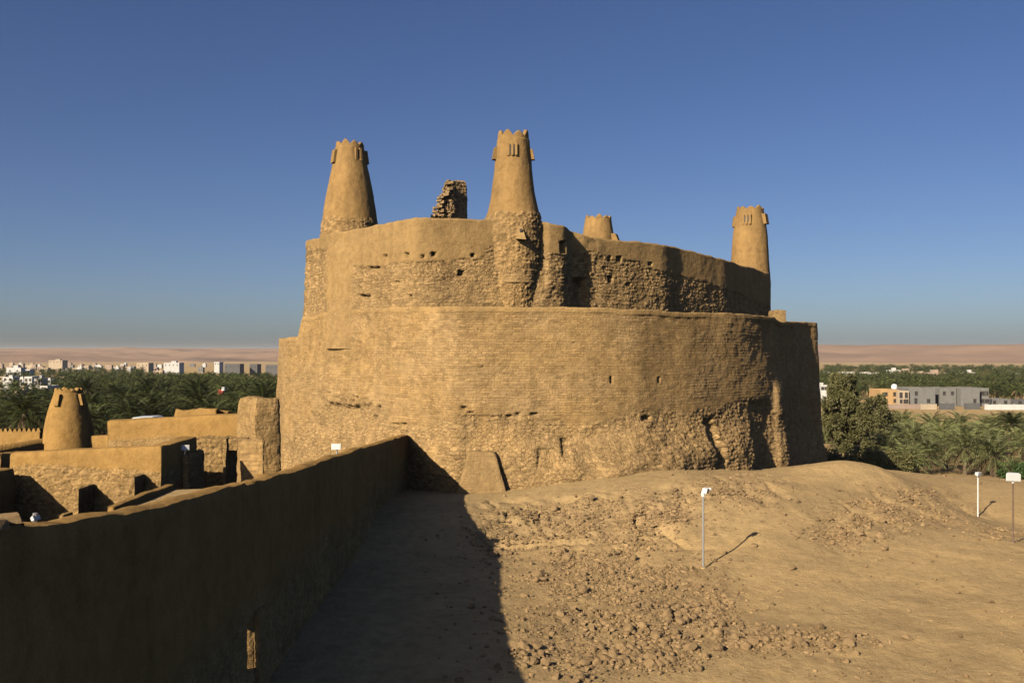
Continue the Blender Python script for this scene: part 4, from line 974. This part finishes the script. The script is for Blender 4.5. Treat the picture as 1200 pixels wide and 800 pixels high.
def palm_mass():
    """everything farther: simpler palms by the hundred, one mass"""
    VV, FF, TT, MI = [], [], [], []; n = 0; proto = []
    for q in range(5):
        v, f, t, mi = palm_crown(160 + q, 26, 3.1, 6, .15); proto.append((v, f, t, mi))
    tr = MB(); tr.tube([(0, 0, 0), (0, 0, 1)], [.25, .2], 5, cap=False); tv, tf = np.concatenate(tr.v), np.concatenate(tr.f4)
    spots = []
    def put(px, Y, s, h): spots.append(((px - CX) / F * Y, Y, s, h))
    for _ in range(760):
        Y = math.sqrt(random.uniform(195 ** 2, 470 ** 2)); px = random.uniform(-140, 372)
        if px < 68 and random.random() < (.8 if Y > 260 else .45): continue
        put(px, Y, random.uniform(.9, 1.2), random.uniform(4.5, 7.5))
    for _ in range(520):
        Y = random.uniform(440, 900); px = random.uniform(-140, 300)
        if px < 60 and random.random() < .4: continue
        if px > 170 and Y > 600: continue
        put(px, Y, random.uniform(1.1, 1.6), random.uniform(3, 6.5))
    for _ in range(620):
        Y = random.uniform(355, 720); px = random.uniform(950, 1340); put(px, Y, random.uniform(1.0, 1.5), random.uniform(2.5, 5.5))
    for _ in range(420):
        Y = random.uniform(760, 1300); px = random.uniform(950, 1340); put(px, Y, random.uniform(1.4, 2.2), random.uniform(2.5, 6))
    for _ in range(60):
        put(random.uniform(1150, 1320), random.uniform(330, 360), random.uniform(1.0, 1.3), random.uniform(3, 5))
    for k, (x, y, s, h) in enumerate(spots):
        v, f, t, mi = proto[k % 5]; z = float(plain_z(math.hypot(x, y))); a = random.uniform(0, 6.28); ca, sa = math.cos(a), math.sin(a)
        VV.append(np.stack([(v[:, 0] * ca - v[:, 1] * sa) * s + x, (v[:, 0] * sa + v[:, 1] * ca) * s + y, v[:, 2] * s + z + h], -1)); FF.append(f + n); TT.append(np.clip(t + random.uniform(-.25, .25), 0, 1)); MI.append(mi); n += len(v)
        VV.append(tv * (1, 1, h + .3) + (x, y, z - .3)); FF.append(tf + n); TT.append(np.full(len(tv), .1)); MI.append(np.ones(len(tf), int)); n += len(tv)
    me = mesh_np('palm_grove', np.concatenate(VV), np.concatenate(FF), False, {'tint': np.concatenate(TT)}, np.concatenate(MI)); me.materials.append(M['frond']); me.materials.append(M['dry'])
    tag(link('palm_grove', me), 'dense far palm groves spreading over the oasis plain to the town', 'palm grove', kind='stuff')
palm_mass()
def leafy(name, loc, blobs, n, size, mat, label, cat, trunk=None, seed=0, droop=.3):
    """tree or bush: leaf sprays spread through many uneven clumps, with trunk and limbs"""
    r = np.random.default_rng(seed); e = empty(name, loc, label, cat)
    B = np.array(blobs, float); w = (B[:, 3] ** 2); w /= w.sum(); k = r.choice(len(B), n, p=w); b = B[k]
    d = r.normal(size=(n, 3)); d /= np.linalg.norm(d, axis=1)[:, None]; rad = r.random(n) ** .45
    c = b[:, :3] + d * (rad * b[:, 3])[:, None] * np.array([1, 1, 1.25])
    keep = fbm(c[:, 0] * 1.1, c[:, 1] * 1.1, c[:, 2] * .9, seed + 3, 3) > -.22; c, d, k = c[keep], d[keep], k[keep]; n = len(c)
    t = d + r.normal(size=(n, 3)) * .5 + np.array([0, 0, -droop]); t /= np.linalg.norm(t, axis=1)[:, None]
    s = np.cross(t, r.normal(size=(n, 3))); s /= np.linalg.norm(s, axis=1)[:, None]
    L_ = size * r.uniform(.6, 1.5, n)[:, None]; W = L_ * .28
    V = np.stack([c - t * L_ * .5, c + s * W, c + t * L_ * .5, c - s * W], 1).reshape(-1, 3); f = np.arange(4 * n).reshape(-1, 4)
    ct = _h(k.astype(np.int64), k.astype(np.int64) * 0, k.astype(np.int64) * 0, seed); ti = np.clip(.15 + .5 * ct + r.uniform(0, .35, n), 0, 1)
    link('crown', mesh_np('crown', V, f, False, {'tint': np.repeat(ti, 4)}), M[mat], e, True)
    if trunk:
        mb = MB(); mb.tube([(0, 0, -.4), (.05, .02, trunk * .5), (0, 0, trunk)], [.28, .2, .12], 8)
        for q in B[:: max(1, len(B) // 14)]: mb.tube([(0, 0, trunk * .45), tuple(q[:3] * np.array([.5, .5, .72])), tuple(q[:3])], [.12, .07, .03], 6)
        mb.build('trunk', M['trunk'], e, True, True)
    return e
def big_tree(px0, px1, ptop, Y, seed, label, nb=110, n=60000):
    r = random.Random(seed); x = ((px0 + px1) / 2 - CX) / F * Y; z = float(ground_z(np.array([x]), np.array([Y]), False)[0]); H = -(ptop - HY) / F * Y - z; W = (px1 - px0) / 2 / F * Y
    blobs = []
    for q in range(nb):
        t = r.random() ** .8; rr = W * (math.sin(math.pi * min(1, .10 + .78 * t)) ** .6) * (1.0 if t < .8 else .75); a = r.uniform(0, 6.28); k = math.sqrt(r.random()); s = r.uniform(.55, 1.05) * max(1, W / 3.2)
        blobs.append((rr * k * math.cos(a) * .88, rr * k * math.sin(a) * .88, .4 + (H - .8) * t, s))
    return leafy('tamarisk_tree', (x, Y, z), blobs, n, .30, 'leaf', label, 'tree', H * .8, seed)
big_tree(962, 1016, 441, 136, 5, 'tall dark bushy tree against the right flank of the fortress')
big_tree(1001, 1050, 463, 128, 9, 'lower olive green bushy tree between the tallest tree and the palms', 60, 24000)
for px_, Y_, w_, h_, sd_, lb_ in ((968, 92, 1.5, 1.7, 21, 'olive scrub bush at the very foot of the fortress flank'), (988, 97, 2.0, 2.3, 22, 'olive scrub bush behind the crest of the mound, below the tall tree'), (1014, 98, 2.2, 2.6, 23, 'broad olive scrub bush below the gap between the two bushy trees'), (1040, 99, 1.9, 2.2, 24, 'olive scrub bush beside the first date palm')):
    x = (px_ - CX) / F * Y_; leafy('bush', (x, Y_, float(ground_z(np.array([x]), np.array([float(Y_)]), False)[0])), [(random.uniform(-w_, w_), random.uniform(-1, 1), random.uniform(.2, h_), .6) for _ in range(24)], 6500, .22, 'leaf', lb_, 'bush', .8, sd_)
big_tree(1143, 1168, 434, 520, 12, 'lone dark round tree beyond the grey blocks', 40, 5000)
x = (1192 - CX) / F * 97
leafy('bush', (x, 97, float(ground_z(np.array([x]), np.array([97.]), False)[0])), [(random.uniform(-1.6, 1.6), random.uniform(-1, 1), random.uniform(.3, 1.3), .6) for _ in range(20)], 4200, .22, 'bush', 'bright green bush at the foot of the rightmost palm', 'bush', 1.0, 15)
x = (1182 - CX) / F * 104
leafy('bush', (x, 104, float(ground_z(np.array([x]), np.array([104.]), False)[0])), [(random.uniform(-2.6, 2.6), random.uniform(-1, 1), random.uniform(.3, 1.0), .6) for _ in range(20)], 4200, .22, 'leaf', 'low dark bush between the palm trunks of the front row', 'bush', .8, 16)

# ------------------------------------------------------------------ buildings of the oasis
def house(px, py_base, py_top, w_px, Y, mat, label, group=None, depth=None, windows=0, roofbox=True, name='house', seed=0, detailed=False, yaw=0.0, zb=None):
    """flat roofed block: walls with a parapet rim, stair head, dark window panels"""
    r = random.Random(seed); k = Y / F; x = (px - CX) * k; w = w_px * k / 2; h = (py_base - py_top) * k
    z = -(py_base - HY) * k; zg = float(plain_z(math.hypot(x, Y))); d = depth or max(6, w * 1.2)
    e_lab = (label, name, group); mb = MB(); par = min(.7, h * .14); t = min(.3, w * .1)
    def box(m, *a): m.box(*a)
    T0 = min(z, zg) - .5
    nwin = windows; win = []
    mb.box(-w, w, 0, d, T0, z + h - par)
    for a in ((-w, w, 0, t), (-w, w, d - t, d), (-w, -w + t, t, d - t), (w - t, w, t, d - t)): mb.box(a[0], a[1], a[2], a[3], z + h - par - .004, z + h)
    if roofbox and not detailed: mb.box(-w * .3, w * .35, d * .4, d * .75, z + h - par - .01, z + h + min(2.4, h * .35))
    if not detailed:
        if h * F / Y > 3:
            nn = max(2, int(w / 1.8)); lv = 2 if h > 5.5 else 1
            for lvl in range(lv):
                for i in range(nn):
                    cx = -w + 2 * w * (i + .5) / nn; cz = z + h * ((lvl + .5) / lv) - par * .5
                    mb.box(cx - .55, cx + .55, -.03, .2, cz - .6, cz + .6, 1)
        o = mb.build(name, [M[mat], M['dark']]); o.location = (x, Y, 0); o.rotation_euler = (0, 0, yaw)
        return tag(o, label, 'house', group)
    e = empty(name, (x, Y, 0), label, 'house', group); e.rotation_euler = (0, 0, yaw)
    mb.build('wall', M[mat], e, local=True)
    if roofbox: m2 = MB(); m2.box(-w * .25, w * .4, d * .35, d * .75, z + h - par, z + h + 2.2); m2.build('stair_head', M[mat], e, local=True)
    cols = max(2, int(w / 1.7))
    for lvl in range(2):
        for i in range(cols):
            if r.random() < .12: continue
            cx = -w + 2 * w * (i + .5) / cols + r.uniform(-.2, .2); cz = z + h * (.26 + .44 * lvl); ww = r.choice((.5, .55, .85)); hh = r.choice((.65, .7, .95))
            m2 = MB(); m2.box(cx - ww - .12, cx + ww + .12, -.10, .05, cz - hh - .12, cz - hh); m2.box(cx - ww - .12, cx + ww + .12, -.10, .05, cz + hh, cz + hh + .12)
            m2.box(cx - ww - .12, cx - ww, -.10, .05, cz - hh, cz + hh); m2.box(cx + ww, cx + ww + .12, -.10, .05, cz - hh, cz + hh)
            f = m2.build('window', M[mat], e, local=True)
            m2 = MB(); m2.box(cx - ww, cx + ww, -.02, .04, cz - hh, cz + hh); m2.build('pane', M['dark'], f, local=True)
    return e
# the grey unfinished blocks with their dark stairwells between
for i, (px, w, lab) in enumerate(((1081, 30, 'grey unfinished concrete block, first of the row, next to the cream house'), (1111, 19, 'grey unfinished concrete block second along the row'), (1137, 22, 'grey unfinished concrete block third along the row, with brown bays'), (1154, 9.5, 'narrow grey unfinished block at the right end of the row'))):
    house(px, 475, 454.6, w, 312 + (i % 2) * 2.5, 'wallg', lab, 'grey unfinished concrete blocks', 12, 1, False, 'apartment_block', 30 + i, True)
for i, (px, w) in enumerate(((1098, 4.5), (1123, 5), (1149, 2.6))):
    x = (px - CX) / F * 318
    mb = MB(); mb.box(x - w * .145, x + w * .145, 318, 323, -18.6, -12.6); o = mb.build('stairwell', M['walld'])
    tag(o, 'dark concrete stairwell set back between the %s grey blocks' % ('first and second', 'second and third', 'last two')[i], 'stairwell', 'dark stairwells of the grey row')
house(1043, 474, 456.5, 22, 313, 'wallo', 'orange house with darker bays left of the grey blocks', None, 10, 1, False, 'house', 50, True)
house(1059, 474.5, 458, 12, 311, 'wallc', 'cream house squeezed between the orange house and the grey blocks', None, 9, 1, False, 'house', 51, True)
house(1027, 476, 470, 14, 305, 'wallo', 'low orange annexe in front of the orange house', None, 5, 0, False, 'house', 52)
def tank():
    c = P(1048, 452.5, 318); mb = MB(); mb.tube([(c[0], c[1], c[2] - .9), (c[0], c[1], c[2] - .2), (c[0], c[1], c[2] + .5), (c[0], c[1], c[2] + .8)], [.95, 1.05, .85, .3], 14)
    tag(mb.build('water_tank', M['white'], None, True), 'white round water tank on the roof of the orange house', 'water tank')
tank()
def low_wall(px0, px1, py0, py1, Y, mat, label):
    k = Y / F; mb = MB(); x0, x1 = (px0 - CX) * k, (px1 - CX) * k; n = max(2, int((x1 - x0) / 4)); z0, z1 = -(py1 - HY) * k, -(py0 - HY) * k
    mb.box(x0, x1, Y, Y + .3, z0 - 1.5, z1)
    for i in range(n + 1):
        x = x0 + (x1 - x0) * i / n; mb.box(x - .2, x + .2, Y - .08, Y + .38, z0 - 1.5, z1 + .12)
    tag(mb.build('boundary_wall', M[mat]), label, 'wall')
low_wall(1021, 1079, 473.5, 480, 296, 'wallp', 'brown boundary wall with piers in front of the orange house')
low_wall(1080, 1097, 473.5, 479, 292, 'wallc', 'short pale boundary wall in front of the first grey block')
low_wall(1102, 1118, 472.5, 478, 292, 'walld', 'short dark grey boundary wall in front of the second grey block')
low_wall(1131, 1148, 472.5, 477, 294, 'walld', 'short dark grey boundary wall in front of the third grey block')
low_wall(1155, 1290, 473.8, 476.2, 292, 'wallw', 'long low white boundary wall right of the grey blocks')
house(1172, 474, 467.5, 26, 318, 'wallg', 'low grey shed behind the white boundary wall', None, 8, 0, False, 'shed', 60)
house(1203, 474, 468.8, 30, 316, 'walld', 'low dark shed behind the white boundary wall at the right edge', None, 8, 0, False, 'shed', 61)
# farther row on the right
FARR = [(1006, 443, 436.5, 62, 700, 'wallw', 'long white flat-roofed warehouse left of the far row'), (1049, 441, 433.5, 14, 740, 'wallw', 'white house with a stair head next to the long warehouse'), (1064, 444, 435, 22, 720, 'wallp', 'pinkish tan house in the far row behind the grey blocks'), (1081, 445, 437.5, 16, 700, 'wallc', 'pale cream house with a low roof in the far row'),
        (1098, 446, 436.5, 24, 690, 'wallp', 'broad pink house at the right end of the far row'), (1128, 443, 438, 12, 720, 'wallw', 'small white house before the far trees'), (1138, 444, 436, 12, 700, 'wallw', 'white two storey house among the far trees beside the lone tree'), (1189, 441, 437, 12, 800, 'wallw', 'small white house at the far right among trees'), (1221, 442, 437, 18, 800, 'wallw', 'white house beyond the right edge'),
        (968, 442, 437, 8, 730, 'wallw', 'small white house just right of the fortress flank'), (979, 442.5, 438, 9, 720, 'wallp', 'small pink house near the fortress flank'), (966, 458, 451, 8, 330, 'wallw', 'white house half hidden by the tall bushy tree')]
for i, (px, b, t, w, Y, m, lab) in enumerate(FARR): house(px, b, t, w, Y, m, lab, 'far houses right of the fortress', None, 0, w < 40, 'house', 80 + i)
# the town on the left
NEARL = [(16, 437.5, 430.5, 17, 640, 'wallw', 'white flat-roofed villa upper left of the round watchtower'), (32, 437, 432.5, 6, 650, 'wallw', 'small white cube house beside the white villa'), (9, 447, 441.5, 12, 430, 'wallw', 'white house at the left edge above the cream house'), (22, 448, 443, 11, 440, 'wallw', 'low white house in the middle of the left white row'), (33, 448, 441, 9, 425, 'wallw', 'white house with a roof box in the left white row'),
         (44, 452, 443, 8, 400, 'wallw', 'tall narrow white house in the left white row'), (54, 449, 444.5, 11, 430, 'wallw', 'low white house at the right end of the left white row'), (51, 465, 452, 9, 240, 'wallw', 'white house just left of the round watchtower top'), (12, 472, 462, 14, 210, 'wallc', 'cream house with an orange wall among the near palms'), (20, 470, 457, 9, 214, 'wallp', 'tan upper storey of the house among the near palms'),
         (73, 445, 441, 12, 470, 'wallc', 'low cream house above the round watchtower'), (97, 444, 442, 14, 500, 'wallc', 'long low cream roof above the round watchtower'), (2, 446, 441, 8, 460, 'wallc', 'cream house cut by the left edge of the picture')]
for i, (px, b, t, w, Y, m, lab) in enumerate(NEARL): house(px, b, t, w, Y, m, lab, 'houses among the left palms', None, 0, i % 3 != 1, 'house', 120 + i)
SKY = [(201, 430, 424.8, 18, 950, 'wallw', 'large white building with a roof pavilion on the left skyline'), (272, 432, 426.2, 18, 880, 'walld', 'largest dark grey slab block on the left skyline'), (297, 432, 426.5, 9, 900, 'walld', 'small dark grey block between two larger ones on the left skyline'), (321, 432.5, 427.5, 20, 890, 'walld', 'long dark grey block on the left skyline nearest the fortress'), (254, 428, 424, 6, 1000, 'wallw', 'small bright white house left of the largest dark block'),
       (167, 430, 425, 14, 960, 'wallc', 'yellow cream building on the skyline left of the white pavilion'), (65, 425.5, 422, 16, 1150, 'wallc', 'sand coloured twin roofed building on the left skyline')]
for i, (px, b, t, w, Y, m, lab) in enumerate(SKY): house(px, b, t, w, Y, m, lab, None, 14, 0, i in (0, 6), 'building', 160 + i)
n = 0
while n < 95:
    px = random.uniform(-110, 318); Y = random.uniform(820, 1750); b = HY - float(plain_z(Y)) * 0 + (-float(plain_z(Y))) / Y * F - 1.0
    if px > 205 and random.random() < .7: continue
    if any(abs(px - q[0]) < q[3] * .7 for q in SKY): continue
    w = random.uniform(4, 10) * 1000 / Y; h = random.uniform(3, 5.5) * F / Y
    m = random.choice(('wallw', 'wallc', 'wallp', 'wallp', 'wallg', 'wallc')); colname = {'wallw': 'white', 'wallc': 'cream', 'wallp': 'pinkish tan', 'wallg': 'grey'}[m]
    house(px, b, b - h, w, Y, m, 'small %s flat-roofed house of the far town beyond the palms' % colname, 'small %s houses of the far town' % colname, None, 0, random.random() < .5, 'house', 200 + n); n += 1
def kiosk():
    c = P(258, 458, 190); mb = MB(); mb.box(c[0] - .5, c[0] + .5, c[1], c[1] + 1.0, c[2] - 8, c[2] + .2); e = mb.build('water_tower', M['red'])
    m2 = MB(); m2.tube([(c[0] + .7, c[1], c[2] + .1), (c[0] + .7, c[1], c[2] + .8)], [.4, .4], 12); m2.build('tank', M['white'], e, True)
    tag(e, 'small red tower with a white tank showing among the palms', 'tower')
kiosk()
def car():
    Y = 66.9; cx, _, zt = P(166, 488.6, Y); z0 = zt - 1.42
    e = empty('parked_car', (cx, Y, z0), 'white parked car of which only the roof shows above the plastered wall', 'car')
    prof = [(-2.1, .35), (-2.15, .75), (-1.2, .92), (-.6, 1.40), (.75, 1.44), (1.45, .98), (2.1, .90), (2.15, .4)]
    def slab(m, pr, y0, y1, mi=0):
        v = [(cx + a, Y + y0, z0 + b) for a, b in pr] + [(cx + a, Y + y1, z0 + b) for a, b in pr]; k = len(pr)
        m.add(v, [(i, (i + 1) % k, k + (i + 1) % k, k + i) for i in range(k)], mi)
        c0 = (cx, Y + y0, z0 + .6); c1 = (cx, Y + y1, z0 + .6)
        m.add(v[:k] + [c0], [((i + 1) % k, i, k) for i in range(k)], mi); m.add(v[k:] + [c1], [(i, (i + 1) % k, k) for i in range(k)], mi)
    mb = MB(); slab(mb, prof, 0, 1.7); mb.build('body', M['car'], e)
    mb = MB(); slab(mb, [(-1.02, .96), (-.55, 1.33), (.70, 1.36), (1.25, .99)], -.012, 0); mb.build('side_window', M['dark'], e)
    for a in (-1.3, 1.3):
        for yy in (-.02, 1.55):
            mb = MB(); mb.tube([(cx + a, Y + yy, z0 + .33), (cx + a, Y + yy + .18, z0 + .33)], [.33, .33], 16); mb.build('wheel', M['tyre'], e)
    # the patch of ground it stands on is the earth bank behind the wall
    block_thing('earth_bank', [(cx - 4, Y - 1.4, -12), (cx + 4, Y - 1.4, -12), (cx + 4, Y + 4, -12), (cx - 4, Y + 4, -12), (cx - 3.4, Y - .9, z0), (cx + 3.4, Y - .9, z0), (cx + 3.4, Y + 3, z0), (cx - 3.4, Y + 3, z0)], 'earth bank under the parked car behind the plastered wall', 'bank', 'ground', step=.3, wob=.02, rnd=.1, seed=691)
car()

# ------------------------------------------------------------------ hills
def hills():
    a = np.radians(np.linspace(-62, 62, 700)); k = np.linspace(0, 1, 46)
    A, K = np.meshgrid(a, k, indexing='ij'); px = CX + F * np.tan(A)
    left = sstep(520, 380, px)
    base = 3300 + 500 * fbm(A * 9, A * 0, 1, 901, 3); D = base + K * (1700 + 500 * left)
    X, Y = D * np.sin(A), D * np.cos(A)
    top_py = np.where(px < 600, 408.0 + 1.1 * fbm(A * 14, 0 * A, 5, 903, 4), 405.2 + .5 * fbm(A * 8, 0 * A, 5, 905, 3))
    zt = -(top_py - HY) / F * 5000.0
    prof_r = np.interp(K, [0, .15, .55, .72, .80, 1], [0, .08, .45, .86, .98, 1.0]); prof_l = np.interp(K, [0, .2, .5, .8, 1], [0, .25, .5, .85, 1.0])
    pr = prof_l * left + prof_r * (1 - left)
    z0 = -38.0; Z = z0 + (zt - z0) * pr + 15 * (fbm(X * .004, Y * .004, 1, 907, 5)) * np.sin(np.pi * K) ** .7 * (1 + left)
    Z = Z - 7 * np.abs(fbm(X * .008, Y * .002, 3, 909, 4)) * np.sin(np.pi * np.clip(K, 0, .85) / .85)
    Z[:, 0] = -60; Z[:, -1] = zt[:, -1] + .5
    tint = .5 + .55 * fbm(X * .0016, Y * .004, 2, 911, 4) + .30 * fbm(X * .008, Y * .004, 2, 913, 4)
    st = sstep(.25, .5, fbm(X * .0018, Y * .0045, 7, 915, 4)) * (.4 + .5 * left)  # dark patches painting cloud shadow and vegetation into the slopes
    me = mesh_np('hills', np.stack([X, Y, Z], -1).reshape(-1, 3), grid_faces(len(a), len(k), False, True), True, {'stone': st.ravel(), 'tint': np.clip(tint, 0, 1).ravel()})
    tag(link('hills', me, M['hills']), 'long flat pinkish desert escarpment along the horizon', 'hills', kind='structure')
hills()

# ------------------------------------------------------------------ air, light and camera
def haze():
    m = bpy.data.materials.new('haze'); m.use_nodes = True; nt = m.node_tree
    for n_ in list(nt.nodes):
        if n_.type != 'OUTPUT_MATERIAL': nt.nodes.remove(n_)
    v = nt.nodes.new('ShaderNodeVolumePrincipled'); v.inputs['Color'].default_value = (.86, .83, .80, 1); v.inputs['Density'].default_value = HAZE; v.inputs['Anisotropy'].default_value = 0.0
    nt.links.new(v.outputs[0], nt.nodes['Material Output'].inputs['Volume'])
    mb = MB(); mb.box(-17500, 17500, -17500, 17500, -70, 48); o = mb.build('haze', m); tag(o, 'thin pale desert haze over the plain', 'haze', kind='stuff')
HAZE = 6e-5
if HAZE: haze()
EL, AZ = R(28), R(38)
d = Vector((math.sin(AZ) * math.cos(EL), math.cos(AZ) * math.cos(EL), -math.sin(EL)))
sun = bpy.data.lights.new('sun', 'SUN'); sun.energy = 5.0; sun.angle = R(.53); sun.color = (1.0, .88, .70)
so = bpy.data.objects.new('sun', sun); COL.objects.link(so); so.rotation_euler = d.to_track_quat('-Z', 'Y').to_euler(); so.location = (-30, -30, 40)
w = bpy.data.worlds.new('World'); SC.world = w; w.use_nodes = True; nt = w.node_tree
sky = nt.nodes.new('ShaderNodeTexSky'); sky.sky_type = 'NISHITA'; sky.sun_disc = False; sky.sun_elevation = EL; sky.sun_rotation = R(180) + AZ
sky.altitude = 1000; sky.air_density = .76; sky.dust_density = 3; sky.ozone_density = 2.7
bg = nt.nodes['Background']; bg.inputs['Strength'].default_value = .055
hs = nt.nodes.new('ShaderNodeHueSaturation'); hs.inputs['Saturation'].default_value = 1.12; hs.inputs['Hue'].default_value = .511
nt.links.new(sky.outputs[0], hs.inputs['Color']); nt.links.new(hs.outputs[0], bg.inputs['Color'])
cam = bpy.data.cameras.new('camera'); co = bpy.data.objects.new('camera', cam); COL.objects.link(co); SC.camera = co
co.location = (0, 0, 0); co.rotation_euler = (R(90), 0, 0); cam.sensor_fit = 'HORIZONTAL'; cam.sensor_width = 36; cam.lens = 36 * F / 1200; cam.shift_y = (HY - 400) / 1200; cam.clip_end = 60000; cam.clip_start = .1
SC.view_settings.view_transform = 'Standard'; SC.view_settings.look = 'None'; SC.view_settings.exposure = .62; SC.view_settings.gamma = 1
SC.cycles.use_denoising = True
SC.cycles.max_bounces = 4; SC.cycles.diffuse_bounces = 0; SC.cycles.volume_bounces = 0
